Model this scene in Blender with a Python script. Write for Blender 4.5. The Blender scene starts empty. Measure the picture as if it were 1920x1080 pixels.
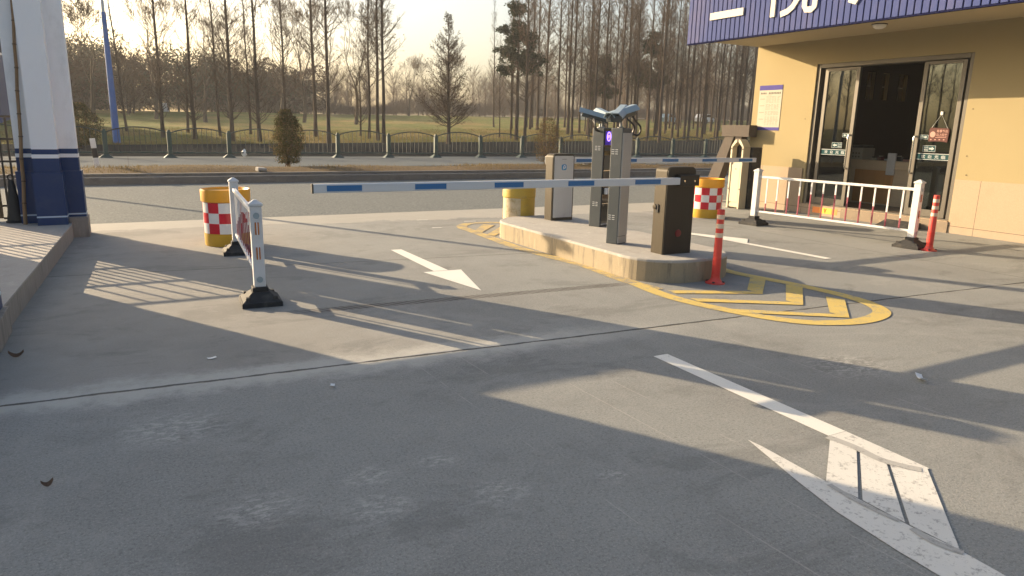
import bpy, bmesh, math, random
import numpy as np
from mathutils import Vector, Matrix
R = math.radians
rng = np.random.default_rng(7)
random.seed(7)
S = bpy.context.scene
COL = S.collection

# ------------------------------------------------------------------ materials
def newmat(name):
    m = bpy.data.materials.new(name); m.use_nodes = True
    nt = m.node_tree; nt.nodes.clear()
    out = nt.nodes.new('ShaderNodeOutputMaterial')
    b = nt.nodes.new('ShaderNodeBsdfPrincipled')
    nt.links.new(b.outputs[0], out.inputs[0])
    return m, nt, b

class NT:
    """small helper round a node tree"""
    def __init__(s, nt): s.nt = nt; s.L = nt.links
    def n(s, t, **kw):
        x = s.nt.nodes.new(t)
        for k, v in kw.items(): setattr(x, k, v)
        return x
    def put(s, sock, v):
        if isinstance(v, bpy.types.NodeSocket): s.L.new(v, sock)
        elif v is not None: sock.default_value = v
    def m(s, op, a, b=None, c=None, clamp=False):
        x = s.n('ShaderNodeMath', operation=op, use_clamp=clamp)
        s.put(x.inputs[0], a)
        if b is not None: s.put(x.inputs[1], b)
        if c is not None: s.put(x.inputs[2], c)
        return x.outputs[0]
    def mix(s, f, a, b, mode='MIX'):
        x = s.n('ShaderNodeMix', data_type='RGBA', blend_type=mode)
        s.put(x.inputs[0], f)
        s.put(x.inputs[6], a if isinstance(a, bpy.types.NodeSocket) else (*a, 1)[:4])
        s.put(x.inputs[7], b if isinstance(b, bpy.types.NodeSocket) else (*b, 1)[:4])
        return x.outputs[2]
    def ramp(s, v, lo, hi):   # smooth 0..1
        x = s.n('ShaderNodeMapRange', interpolation_type='SMOOTHSTEP')
        s.put(x.inputs[0], v); x.inputs[1].default_value = lo; x.inputs[2].default_value = hi
        return x.outputs[0]
    def noise(s, vec, scale, detail=3, rough=.55, dist=0.0):
        x = s.n('ShaderNodeTexNoise'); s.put(x.inputs['Vector'], vec)
        x.inputs['Scale'].default_value = scale; x.inputs['Detail'].default_value = detail
        x.inputs['Roughness'].default_value = rough; x.inputs['Distortion'].default_value = dist
        return x.outputs[0]
    def pos(s): return s.n('ShaderNodeNewGeometry').outputs['Position']
    def obj(s): return s.n('ShaderNodeTexCoord').outputs['Object']
    def scale(s, v, sc, rot=(0, 0, 0)):
        x = s.n('ShaderNodeMapping'); s.put(x.inputs[0], v); x.inputs['Scale'].default_value = sc; x.inputs['Rotation'].default_value = rot
        return x.outputs[0]
    def sep(s, v):
        x = s.n('ShaderNodeSeparateXYZ'); s.put(x.inputs[0], v); return x.outputs
    def bump(s, h, strength, dist=.01, normal=None):
        x = s.n('ShaderNodeBump'); x.inputs['Strength'].default_value = strength; x.inputs['Distance'].default_value = dist
        s.put(x.inputs['Height'], h)
        if normal is not None: s.L.new(normal, x.inputs['Normal'])
        return x.outputs[0]

def M(name, col, rough=.6, metal=0., var=.12, vscale=6., bump=0., bscale=80., dirt=None, dirt_amt=0., dscale=3., spec=.5, stretch=None):
    """plain painted / moulded material with gentle mottling, optional dirt and fine bump"""
    m, nt, b = newmat(name); h = NT(nt)
    v = h.obj()
    if stretch: v = h.scale(v, stretch)
    a = tuple(c * (1 - var) for c in col); c2 = tuple(min(1, c * (1 + var)) for c in col)
    c = h.mix(h.noise(v, vscale, 4), a, c2)
    if dirt:
        c = h.mix(h.m('MULTIPLY', h.ramp(h.noise(v, dscale, 6, .7), .48, .72), dirt_amt), c, dirt)
    h.L.new(c, b.inputs['Base Color'])
    b.inputs['Roughness'].default_value = rough; b.inputs['Metallic'].default_value = metal
    b.inputs['Specular IOR Level'].default_value = spec
    if bump: h.L.new(h.bump(h.noise(v, bscale, 3), bump), b.inputs['Normal'])
    return m

def M_ground():
    m, nt, b = newmat('forecourt concrete'); h = NT(nt)
    p = h.pos(); x, y, z = h.sep(p)
    fine = h.noise(p, 105, 3, .85); grit = h.noise(p, 62, 4, .85); mid = h.noise(p, 3.2, 5, .6); big = h.noise(p, .55, 4, .6)
    # two pours: coarse dark exposed-aggregate slab near, smoother browner slab beyond the joint on the entrance side
    jy = h.m('ADD', h.m('MULTIPLY', x, .052), y)                       # main joint: y + .052x = 4.60
    far = h.ramp(jy, 4.55, 4.65)
    smooth = h.m('MULTIPLY', far, h.ramp(h.m('ADD', x, h.m('MULTIPLY', mid, 3.0)), 4.6, 2.4))
    base = h.mix(mid, (.212, .222, .217), (.272, .280, .268))
    base = h.mix(smooth, base, h.mix(mid, (.225, .222, .206), (.300, .290, .264)))
    base = h.mix(h.m('MULTIPLY', h.ramp(big, .42, .66), .4), base, (.165, .164, .158))
    # aggregate speckle
    amp = h.m('SUBTRACT', 1.0, h.m('MULTIPLY', smooth, .6))
    base = h.mix(h.m('MULTIPLY', h.ramp(fine, .50, .68), h.m('MULTIPLY', amp, .75)), base, (.40, .385, .35))
    base = h.mix(h.m('MULTIPLY', h.ramp(grit, .54, .30), h.m('MULTIPLY', amp, .62)), base, (.085, .084, .082))
    st = h.noise(h.scale(p, (1.0, 1.7, 1), (0, 0, R(-18))), .8, 7, .72, .6)
    base = h.mix(h.m('MULTIPLY', h.ramp(st, .53, .62), .34), base, (.115, .116, .112))
    base = h.mix(h.m('MULTIPLY', h.ramp(h.noise(p, .62, 6, .7, .8), .55, .66), .30), base, (.35, .345, .325))
    oil = h.n('ShaderNodeTexVoronoi', feature='F1'); oil.inputs['Scale'].default_value = .9; h.put(oil.inputs['Vector'], p)
    spot = h.m('MULTIPLY', h.ramp(h.m('ADD', oil.outputs[0], h.m('MULTIPLY', h.noise(p, 14, 4, .7), .09)), .115, .065), h.ramp(h.noise(p, .45, 2), .47, .56))
    base = h.mix(h.m('MULTIPLY', spot, .45), base, (.07, .069, .066))
    # mid-size mottling
    base = h.mix(h.m('MULTIPLY', h.ramp(h.noise(p, 9, 5, .75), .50, .72), .35), base, (.30, .29, .27))
    base = h.mix(h.m('MULTIPLY', h.ramp(h.noise(p, 1.7, 6, .75), .52, .70), .30), base, (.14, .137, .131))
    # chalky scuffs, stretched as tyres leave them
    sc = h.noise(h.scale(p, (2.2, 5.5, 1), (0, 0, R(24))), 2.1, 7, .78)
    scm = h.m('MULTIPLY', h.ramp(sc, .60, .74), h.ramp(h.noise(p, .9, 2), .50, .66))
    base = h.mix(h.m('MULTIPLY', scm, .8), base, (.42, .41, .385))
    for (sx_, sy_, sr_) in ((.36, 2.86, .26), (.82, 2.66, .22), (.86, 2.95, .18), (1.35, 2.55, .20), (1.2, 2.95, .14), (1.9, 2.45, .12), (.1, 3.9, .4), (4.4, 3.05, .45)):
        dx = h.m('SUBTRACT', x, sx_); dy = h.m('SUBTRACT', y, sy_)
        dd = h.m('SQRT', h.m('ADD', h.m('MULTIPLY', dx, dx), h.m('MULTIPLY', h.m('MULTIPLY', dy, dy), 1.6)))
        mk = h.m('MULTIPLY', h.ramp(dd, sr_, sr_ * .25), h.ramp(h.noise(h.scale(p, (16, 34, 1), (0, 0, R(32))), 1.0, 5, .7), .46, .60))
        base = h.mix(h.m('MULTIPLY', mk, .55), base, (.44, .435, .41))
    # pale worn border along the main joint and the joint itself
    w1 = h.m('MULTIPLY', h.m('SUBTRACT', h.noise(p, 2.5, 5, .7), .5), .05)
    d1 = h.m('ABSOLUTE', h.m('ADD', h.m('SUBTRACT', jy, 4.60), w1))
    pale = h.m('MULTIPLY', h.ramp(h.m('ADD', d1, h.m('MULTIPLY', h.m('SUBTRACT', h.noise(p, 4, 6, .8), .5), .60)), .30, .03), h.ramp(x, 4.4, 2.4))
    base = h.mix(h.m('MULTIPLY', pale, .85), base, (.42, .415, .385))
    dj = h.m('MULTIPLY', h.ramp(h.m('ADD', d1, h.m('MULTIPLY', h.m('SUBTRACT', h.noise(p, 6, 4, .7), .5), .03)), .020, .008), h.ramp(h.noise(p, 1.3, 3), .30, .42))
    base = h.mix(h.m('MULTIPLY', dj, .85), base, (.035, .034, .032))
    # second and third joint
    j2 = h.m('ABSOLUTE', h.m('SUBTRACT', h.m('ADD', h.m('MULTIPLY', x, .11), h.m('ADD', y, w1)), 8.38))
    base = h.mix(h.m('MULTIPLY', h.m('MULTIPLY', h.ramp(j2, .016, .005), h.ramp(x, 5.2, 4.8)), .75), base, (.05, .047, .043))
    j3 = h.m('ABSOLUTE', h.m('SUBTRACT', h.m('ADD', x, h.m('MULTIPLY', w1, .5)), 9.2))
    base = h.mix(h.m('MULTIPLY', h.ramp(j3, .014, .005), .6), base, (.05, .047, .043))
    # thin pale scratches running along the lane
    for k, (c0, sl, wd) in enumerate(((2.02, .06, .006), (2.36, .05, .005), (2.62, .045, .006), (3.62, .02, .005), (3.95, .015, .006), (1.66, .055, .005))):
        dd = h.m('ABSOLUTE', h.m('SUBTRACT', h.m('ADD', x, h.m('MULTIPLY', y, sl)), c0 + .2))
        mk = h.m('MULTIPLY', h.ramp(dd, wd, wd * .3), h.ramp(h.noise(p, 1.1 + .3 * k, 3), .46, .58))
        mk = h.m('MULTIPLY', mk, h.ramp(y, 5.4, 4.2))
        base = h.mix(h.m('MULTIPLY', mk, .4), base, (.42, .40, .37))
    # tyre tread print across the lane at y ~ 6
    ty = h.m('SUBTRACT', h.m('ADD', y, h.m('MULTIPLY', x, .055)), 6.12)
    tb = h.m('MULTIPLY', h.ramp(h.m('ABSOLUTE', ty), .085, .05), h.m('MULTIPLY', h.ramp(x, .9, 1.5), h.ramp(x, 4.75, 4.4)))
    tread = h.m('ADD', .35, h.m('MULTIPLY', .65, h.ramp(h.m('SINE', h.m('ADD', h.m('MULTIPLY', x, 95), h.m('MULTIPLY', ty, 60))), -.3, .6)))
    base = h.mix(h.m('MULTIPLY', h.m('MULTIPLY', tb, tread), h.m('ADD', .5, h.m('MULTIPLY', h.noise(p, 7, 3), .6))), base, (.055, .047, .040))
    # dusty pale apron along the road
    ap = h.m('ADD', h.m('ADD', y, h.m('MULTIPLY', x, .06)), h.m('MULTIPLY', h.m('SUBTRACT', h.noise(p, 1.1, 5, .7), .5), 1.1))
    apm = h.m('MULTIPLY', h.ramp(ap, 11.72, 11.85), .8)
    base = h.mix(apm, base, h.mix(mid, (.30, .292, .262), (.38, .366, .326)))
    h.L.new(base, b.inputs['Base Color'])
    b.inputs['Roughness'].default_value = .88; b.inputs['Specular IOR Level'].default_value = .22
    hh = h.m('ADD', h.m('MULTIPLY', fine, amp), h.m('MULTIPLY', grit, .6))
    hh = h.m('SUBTRACT', hh, h.m('MULTIPLY', dj, 2.0))
    h.L.new(h.bump(hh, .6, .005), b.inputs['Normal'])
    return m

def M_rough(name, c1, c2, speck=(.4, .38, .35), amt=.35, rough=.85, fs=60, ms=1.2, bump=.4, ior=1.12):
    m, nt, b = newmat(name); h = NT(nt); p = h.pos()
    base = h.mix(h.noise(p, ms, 5, .65), c1, c2)
    base = h.mix(h.m('MULTIPLY', h.ramp(h.noise(p, fs, 2, .8), .55, .68), amt), base, speck)
    base = h.mix(h.m('MULTIPLY', h.ramp(h.noise(p, fs * .5, 3, .7), .48, .3), amt), base, tuple(c * .35 for c in c1))
    h.L.new(base, b.inputs['Base Color']); b.inputs['Roughness'].default_value = rough
    b.inputs['IOR'].default_value = ior
    h.L.new(h.bump(h.noise(p, fs, 3, .7), bump, .004), b.inputs['Normal'])
    return m

def M_paint(name, col, under=(.21, .21, .203), wear=.5, sc=9):
    """road paint worn through to the slab in patches"""
    m, nt, b = newmat(name); h = NT(nt); p = h.pos()
    w = h.m('ADD', h.m('MULTIPLY', h.noise(p, sc, 6, .75), .6), h.m('MULTIPLY', h.noise(p, 60, 2, .8), .4))
    c = h.mix(h.noise(p, 3, 4), tuple(v * .86 for v in col), col)
    c = h.mix(h.ramp(w, .60 - wear * .2, .50 - wear * .2), under, c) if False else h.mix(h.ramp(w, .46 + .16 * (1 - wear), .56 + .16 * (1 - wear)), c, under)
    h.L.new(c, b.inputs['Base Color']); b.inputs['Roughness'].default_value = .75
    h.L.new(h.bump(h.noise(p, 70, 3), .35, .004), b.inputs['Normal'])
    return m

def M_field():
    m, nt, b = newmat('winter grass'); h = NT(nt); p = h.pos()
    n1 = h.noise(p, .16, 5, .65); n2 = h.noise(h.scale(p, (1, 2.2, 1)), .9, 6, .7); n3 = h.noise(p, 7, 4, .8)
    c = h.mix(h.ramp(n1, .38, .56), (.235, .180, .064), (.128, .150, .036))
    c = h.mix(h.m('MULTIPLY', h.ramp(n2, .50, .68), .75), c, (.28, .21, .085))
    c = h.mix(h.m('MULTIPLY', h.ramp(n3, .52, .3), .6), c, (.075, .068, .024))
    h.L.new(c, b.inputs['Base Color']); b.inputs['Roughness'].default_value = .95; b.inputs['Specular IOR Level'].default_value = .1
    h.L.new(h.bump(h.m('ADD', h.noise(p, 5, 6, .85), h.m('MULTIPLY', n2, 1.5)), 1.0, .12), b.inputs['Normal'])
    return m

def M_pavement():
    m, nt, b = newmat('pavement slabs'); h = NT(nt); p = h.pos(); x, y, z = h.sep(p)
    c = h.mix(h.noise(p, .8, 5, .6), (.112, .126, .132), (.150, .165, .170))
    fx = h.m('ABSOLUTE', h.m('SUBTRACT', h.m('FRACT', h.m('MULTIPLY', x, .25)), .5))
    fy = h.m('ABSOLUTE', h.m('SUBTRACT', h.m('FRACT', h.m('MULTIPLY', y, .34)), .5))
    j = h.m('MAXIMUM', h.ramp(fx, .494, .498), h.ramp(fy, .492, .497))
    c = h.mix(h.m('MULTIPLY', j, .6), c, (.08, .08, .08))
    h.L.new(c, b.inputs['Base Color']); b.inputs['Roughness'].default_value = .9; b.inputs['IOR'].default_value = 1.08
    return m

def M_granite():
    m, nt, b = newmat('pink granite cladding'); h = NT(nt); p = h.pos(); x, y, z = h.sep(p)
    c = h.mix(h.noise(p, 55, 3, .8), (.30, .225, .155), (.44, .345, .245))
    c = h.mix(h.m('MULTIPLY', h.ramp(h.noise(p, 2.2, 4, .7), .5, .7), .4), c, (.36, .25, .17))
    low = h.m('MULTIPLY', h.ramp(h.m('ADD', z, h.m('MULTIPLY', h.noise(p, 4, 4), .25)), .32, .12), .35)
    c = h.mix(low, c, (.33, .29, .24))
    fy = h.m('ABSOLUTE', h.m('SUBTRACT', h.m('FRACT', h.m('MULTIPLY', h.m('ADD', y, .31), 1 / 1.15)), .5))
    j = h.m('MAXIMUM', h.ramp(fy, .495, .498), h.ramp(h.m('ABSOLUTE', h.m('SUBTRACT', z, .125)), .006, .003))
    c = h.mix(h.m('MULTIPLY', j, .8), c, (.06, .045, .035))
    h.L.new(c, b.inputs['Base Color']); b.inputs['Roughness'].default_value = .75; b.inputs['Specular IOR Level'].default_value = .15
    h.L.new(h.bump(h.noise(p, 60, 3), .25, .003), b.inputs['Normal'])
    return m

def M_render():
    m, nt, b = newmat('yellow rendered wall'); h = NT(nt); p = h.pos(); x, y, z = h.sep(p)
    c = h.mix(h.noise(p, 1.3, 5, .6), (.305, .250, .142), (.335, .278, .160))
    c = h.mix(h.m('MULTIPLY', h.ramp(h.noise(h.scale(p, (3, 3, .5)), 2.6, 5, .7), .55, .75), .25), c, (.31, .245, .15))
    h.L.new(c, b.inputs['Base Color']); b.inputs['Roughness'].default_value = .95; b.inputs['Specular IOR Level'].default_value = .08
    h.L.new(h.bump(h.noise(p, 120, 3), .2, .002), b.inputs['Normal'])
    return m

def M_concrete(name, c1, c2, stain=(.07, .065, .058), amt=.7, streak=True):
    m, nt, b = newmat(name); h = NT(nt); p = h.pos()
    c = h.mix(h.noise(p, 2.5, 6, .65), c1, c2)
    v = h.scale(p, (9, 9, 1.1)) if streak else h.scale(p, (3, 3, 3))
    c = h.mix(h.m('MULTIPLY', h.ramp(h.noise(v, 1.3, 5, .65), .50, .72), amt), c, stain)
    c = h.mix(h.m('MULTIPLY', h.ramp(h.noise(v, 2.9, 4, .7), .56, .7), .5), c, tuple(min(1, q * 1.35) for q in c2))
    c = h.mix(h.m('MULTIPLY', h.ramp(h.noise(p, 70, 2, .8), .56, .7), .25), c, tuple(q * .5 for q in c1))
    h.L.new(c, b.inputs['Base Color']); b.inputs['Roughness'].default_value = .9
    h.L.new(h.bump(h.m('ADD', h.noise(p, 45, 4, .7), h.noise(v, 2, 3)), .4, .006), b.inputs['Normal'])
    return m

def M_steel(name, col, rough=.3, metal=1.0, axis=(120, 120, 1.5), spec=.5):
    m, nt, b = newmat(name); h = NT(nt); o = h.obj()
    n = h.noise(h.scale(o, axis), 1.0, 4, .6)
    c = h.mix(n, tuple(v * .88 for v in col), tuple(min(1, v * 1.1) for v in col))
    c = h.mix(h.m('MULTIPLY', h.ramp(h.noise(o, 7, 5, .7), .55, .75), .22), c, tuple(v * .6 for v in col))
    h.L.new(c, b.inputs['Base Color']); b.inputs['Metallic'].default_value = metal; b.inputs['Specular IOR Level'].default_value = spec
    h.put(b.inputs['Roughness'], h.m('ADD', rough - .05, h.m('MULTIPLY', n, .12)))
    return m

def M_glass():
    m = bpy.data.materials.new('door glass'); m.use_nodes = True; nt = m.node_tree; nt.nodes.clear(); h = NT(nt)
    o = h.n('ShaderNodeOutputMaterial'); g = h.n('ShaderNodeBsdfGlossy'); g.inputs['Roughness'].default_value = .015; g.inputs['Color'].default_value = (.58, .62, .60, 1)
    t = h.n('ShaderNodeBsdfTransparent'); t.inputs['Color'].default_value = (.42, .47, .45, 1)
    f = h.n('ShaderNodeFresnel'); f.inputs['IOR'].default_value = 1.75
    wv = h.bump(h.noise(h.obj(), 1.7, 2), .025, .01); h.L.new(wv, g.inputs['Normal'])
    mx = h.n('ShaderNodeMixShader'); h.L.new(h.m('ADD', f.outputs[0], .04), mx.inputs[0]); h.L.new(t.outputs[0], mx.inputs[1]); h.L.new(g.outputs[0], mx.inputs[2]); h.L.new(mx.outputs[0], o.inputs[0])
    return m

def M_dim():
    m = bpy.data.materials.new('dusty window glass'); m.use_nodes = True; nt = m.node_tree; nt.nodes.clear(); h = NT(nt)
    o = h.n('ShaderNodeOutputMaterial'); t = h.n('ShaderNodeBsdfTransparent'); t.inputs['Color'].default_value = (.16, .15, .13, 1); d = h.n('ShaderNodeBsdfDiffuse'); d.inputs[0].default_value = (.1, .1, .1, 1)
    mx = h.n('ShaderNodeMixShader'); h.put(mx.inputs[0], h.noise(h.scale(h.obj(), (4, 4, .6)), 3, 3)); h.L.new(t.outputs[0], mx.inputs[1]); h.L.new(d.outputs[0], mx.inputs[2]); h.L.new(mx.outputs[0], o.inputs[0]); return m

def M_emit(name, col, s):
    m, nt, b = newmat(name); b.inputs['Base Color'].default_value = (0, 0, 0, 1)
    b.inputs['Emission Color'].default_value = (*col, 1); b.inputs['Emission Strength'].default_value = s
    return m

def M_bark(name, c1, c2):
    m, nt, b = newmat(name); h = NT(nt); o = h.obj()
    oi = h.n('ShaderNodeObjectInfo').outputs['Random']
    c = h.mix(h.noise(h.scale(o, (6, 6, .8)), 2.0, 5, .7), c1, c2)
    c = h.mix(h.m('MULTIPLY', oi, .35), c, tuple(v * .7 for v in c1))
    h.L.new(c, b.inputs['Base Color']); b.inputs['Roughness'].default_value = .95; b.inputs['Specular IOR Level'].default_value = .1
    return m

def M_leaf(name, c1, c2, trans=.25):
    m = bpy.data.materials.new(name); m.use_nodes = True; nt = m.node_tree; nt.nodes.clear(); h = NT(nt)
    o = h.n('ShaderNodeOutputMaterial'); d = h.n('ShaderNodeBsdfDiffuse'); t = h.n('ShaderNodeBsdfTranslucent')
    c = h.mix(h.noise(h.obj(), 9, 3, .7), c1, c2); h.L.new(c, d.inputs[0]); h.L.new(c, t.inputs[0])
    mx = h.n('ShaderNodeMixShader'); mx.inputs[0].default_value = trans
    h.L.new(d.outputs[0], mx.inputs[1]); h.L.new(t.outputs[0], mx.inputs[2]); h.L.new(mx.outputs[0], o.inputs[0])
    return m

MT = dict(
    ground=M_ground(),
    road=M_rough('road asphalt', (.138, .150, .150), (.168, .178, .174), speck=(.34, .35, .33), amt=.45, fs=26, ms=.5),
    kerb=M_concrete('kerb stone', (.115, .108, .10), (.165, .155, .142), amt=.5, streak=False),
    verge=M_rough('bare verge soil', (.085, .060, .036), (.15, .11, .065), speck=(.26, .20, .11), amt=.5, fs=14, ms=1.1, bump=1.0),
    pavement=M_pavement(),
    path=M_rough('dark asphalt path', (.018, .021, .023), (.026, .029, .032), speck=(.05, .05, .05), amt=.25, fs=16, ms=.4, bump=.0, ior=1.0),
    field=M_field(),
    white_paint=M_paint('white road paint', (.70, .69, .64), wear=.25),
    white_worn=M_paint('chipped white road paint', (.64, .63, .585), under=(.33, .325, .305), wear=.62, sc=16),
    seam_grey=M_paint('grey scuffed paint', (.40, .395, .37), under=(.27, .265, .25), wear=.7, sc=14),
    yellow_paint=M_paint('yellow road paint', (.58, .435, .125), under=(.30, .275, .20), wear=.68, sc=7),
    yellow_worn=M_paint('scuffed yellow road paint', (.50, .37, .12), under=(.235, .215, .175), wear=1.0, sc=5),
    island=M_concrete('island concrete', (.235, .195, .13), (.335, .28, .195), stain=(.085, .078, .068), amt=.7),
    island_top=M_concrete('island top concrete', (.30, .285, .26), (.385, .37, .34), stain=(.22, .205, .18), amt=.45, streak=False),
    pillar_white=M('off white pillar paint', (.78, .78, .79), .75, var=.05, vscale=2, dirt=(.50, .49, .48), dirt_amt=.4, dscale=2.2, stretch=(1, 1, .45)),
    pillar_blue=M('navy pillar paint', (.003, .026, .110), .45, var=.12, vscale=3, dirt=(.03, .055, .12), dirt_amt=.5, dscale=4),
    pillar_line=M('pale blue pillar line', (.48, .55, .62), .6),
    plinth=M_concrete('platform stone', (.23, .205, .175), (.31, .28, .24), amt=.5),
    platform=M_concrete('platform paving', (.30, .28, .25), (.38, .355, .32), stain=(.18, .165, .15), streak=False, amt=.4),
    gate_metal=M('dark bronze gate paint', (.035, .028, .02), .5, var=.2),
    gate_rust=M('weathered bronze gate paint', (.11, .075, .035), .6, var=.3),
    bamboo=M('dry bamboo', (.22, .13, .06), .55, var=.25, vscale=4, stretch=(6, 6, 1)),
    node=M('bamboo node', (.07, .04, .02), .7),
    black_rubber=M('black rubber', (.018, .018, .019), .8, var=.3, vscale=12, dirt=(.10, .09, .075), dirt_amt=.6, dscale=5),
    white_plastic=M('white plastic rail', (.62, .62, .62), .45, var=.05, dirt=(.42, .40, .37), dirt_amt=.4, dscale=4),
    rail_red=M('faded red sleeve', (.22, .035, .06), .45, var=.2),
    reflector=M('amber reflector', (.45, .16, .05), .25),
    chrome=M_steel('chrome', (.62, .60, .56), .2),
    barrel_yellow=M('amber barrel plastic', (.80, .36, .015), .42, var=.07, dirt=(.50, .27, .05), dirt_amt=.4, dscale=5),
    barrel_low=M('dull yellow barrel plastic', (.52, .31, .02), .5, var=.1, dirt=(.28, .2, .06), dirt_amt=.6),
    barrel_old=M('sun bleached yellow barrel', (.50, .34, .045), .55, var=.15, dirt=(.30, .25, .13), dirt_amt=.8, dscale=4),
    barrel_peel=M('peeled sticker residue', (.50, .43, .30), .8, var=.3, vscale=9, dirt=(.33, .25, .1), dirt_amt=.8, dscale=8),
    red_film=M('red reflective film', (.56, .012, .03), .3, var=.1, vscale=14),
    white_film=M('white reflective film', (.72, .71, .70), .3, var=.05, vscale=20),
    button_red=M('dull red button', (.14, .008, .012), .5),
    red_flex=M('red flexible plastic', (.68, .060, .045), .45, var=.1, dirt=(.35, .06, .05), dirt_amt=.4),
    cream_film=M('cream reflective band', (.72, .56, .42), .4, dirt=(.5, .25, .2), dirt_amt=.5, dscale=18),
    box_bronze=M_steel('bronze brushed steel', (.062, .052, .037), .5, metal=0., spec=.10),
    box_dark=M('dark brown cabinet panel', (.012, .011, .009), .45, var=.2),
    box_silver=M_steel('silver brushed steel', (.52, .53, .54), .45, metal=.2),
    box_frame=M('dark panel frame', (.05, .042, .032), .4),
    kiosk_grey=M('grey coated metal', (.062, .074, .082), .5, metal=.2, var=.06, dirt=(.2, .2, .19), dirt_amt=.2),
    kiosk_silver=M_steel('satin silver steel', (.33, .34, .345), .5, metal=.3),
    screen=M('dark glass display', (.006, .006, .008), .08, var=.0),
    led=M_emit('violet display light', (.22, .12, 1.0), 1.6),
    led_bg=M_emit('dim violet display glow', (.02, .005, .18), .35),
    logo_blue=M('blue badge', (.06, .25, .48), .35),
    logo_white=M('white badge print', (.72, .75, .78), .4),
    cam_shell=M('pale blue camera shield', (.28, .345, .375), .35, var=.04),
    cam_dark=M('dark camera body', (.045, .055, .058), .4),
    cable=M('black cable', (.014, .013, .012), .5),
    arm_white=M('white arm aluminium', (.58, .59, .60), .45, var=.04),
    arm_blue=M('blue reflective strip', (.012, .13, .33), .35, var=.08),
    render=M_render(), granite=M_granite(),
    soffit=M('yellow soffit paint', (.44, .375, .25), .9, var=.04, vscale=1.5, spec=.1),
    fascia=M('violet blue ribbed sheet', (.052, .070, .188), .7, var=.08, vscale=2, dirt=(.12, .115, .20), dirt_amt=.5, dscale=1.6, stretch=(1, 1, .35), spec=.06),
    fascia_gap=M('dark sheet groove', (.010, .012, .045), .9, spec=.03),
    letter=M('cream sign letter', (.56, .53, .48), .7, var=.03, spec=.1),
    alu=M('grey brown aluminium', (.115, .105, .088), .42, metal=.35, var=.06),
    glass=M_glass(),
    door_dark=M('dark door reveal', (.03, .022, .014), .5),
    sticker=M('teal door sticker', (.012, .052, .060), .8, spec=.1),
    print_white=M('white print', (.46, .48, .48), .8, spec=.1),
    tile_red=M_concrete('red brown doorstep tile', (.20, .155, .11), (.26, .205, .15), streak=False, amt=.3),
    orange=M('orange step sticker', (.75, .22, .04), .5), amber=M('amber step sticker', (.8, .42, .03), .5),
    ink=M('dark print', (.05, .045, .05), .8, spec=.1), grey_ink=M('grey print', (.20, .185, .15), .8, spec=.1),
    paper=M('cream poster paper', (.40, .38, .32), .85, var=.03, spec=.08), poster_blue=M('violet poster band', (.075, .065, .24), .8, spec=.08),
    sign_red=M('dark red hanging sign', (.075, .018, .014), .8, var=.2), sign_pink=M('pale pink print', (.42, .24, .20), .8),
    wood_light=M('pale wood veneer', (.64, .50, .33), .5, var=.12, vscale=3, stretch=(1, 1, 12)),
    wood_orange=M('orange wood veneer', (.52, .26, .09), .5, var=.15, vscale=3, stretch=(1, 8, 1)),
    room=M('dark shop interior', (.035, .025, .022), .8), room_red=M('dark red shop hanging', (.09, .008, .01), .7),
    room_floor=M('shop floor tile', (.16, .12, .09), .4),
    cream_metal=M('cream enamelled metal', (.46, .41, .29), .6, var=.06, dirt=(.4, .32, .2), dirt_amt=.4),
    old_stone=M_concrete('weathered brown concrete', (.062, .049, .040), (.095, .078, .065), amt=.5),
    fence_green=M('dark green fence paint', (.020, .052, .045), .5, var=.15, dirt=(.10, .11, .10), dirt_amt=.4, dscale=2),
    fence_rail=M('grey green fence rail', (.038, .050, .042), .5, var=.1, dirt=(.08, .078, .065), dirt_amt=.5),
    pole_blue=M('blue pole paint', (.03, .13, .40), .45, var=.08, dirt=(.1, .2, .42), dirt_amt=.3, dscale=1), pole_pale=M('pale grey pole paint', (.5, .52, .53), .5),
    bark=M_bark('redwood bark', (.050, .037, .029), (.098, .072, .054)),
    twig=M_bark('red brown twig', (.10, .068, .046), (.16, .11, .075)),
    bark_grey=M_bark('grey bark', (.085, .066, .05), (.15, .12, .092)),
    twig_grey=M_bark('pale brown twig', (.14, .10, .066), (.20, .145, .095)),
    far_twig=M_bark('far brown twig', (.13, .098, .076), (.19, .145, .112)),
    leaf_bush=M_leaf('dull olive leaf', (.040, .046, .018), (.085, .085, .032)),
    leaf_dry=M_leaf('dry brown leaf', (.13, .085, .040), (.20, .14, .065)),
    leaf_pine=M_leaf('pine needles', (.026, .034, .020), (.060, .067, .036), .12),
    leaf_rust=M_leaf('rusty winter foliage', (.055, .033, .022), (.095, .058, .037), .1),
    blade=M_leaf('dry grass blade', (.16, .115, .045), (.23, .17, .07)), blade_green=M_leaf('green grass blade', (.08, .10, .025), (.17, .15, .05)),
    white_bag=M('white plastic scrap', (.75, .74, .72), .5),
    tarp=M('black cone rubber', (.012, .012, .012), .6, var=.3),
    hall_blue=M('blue hall cladding', (.035, .065, .19), .6), hall_roof=M('dark hall roof', (.06, .068, .075), .6), hall_white=M('white hall trim', (.6, .62, .62), .5),
    car_white=M('white car paint', (.65, .67, .68), .25), car_blue=M('pale blue car paint', (.22, .33, .40), .25), car_glass=M('dark car glass', (.01, .012, .014), .05),
    dim_glass=M_dim(),
    lamp=M('white lamp shade', (.72, .70, .64), .4),
    dry_leaf=M('curled dry leaf', (.10, .055, .03), .8, var=.3),
)

# ------------------------------------------------------------------ mesh helpers
def link(o, parent=None):
    COL.objects.link(o)
    if parent is not None: o.parent = parent
    return o

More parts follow.
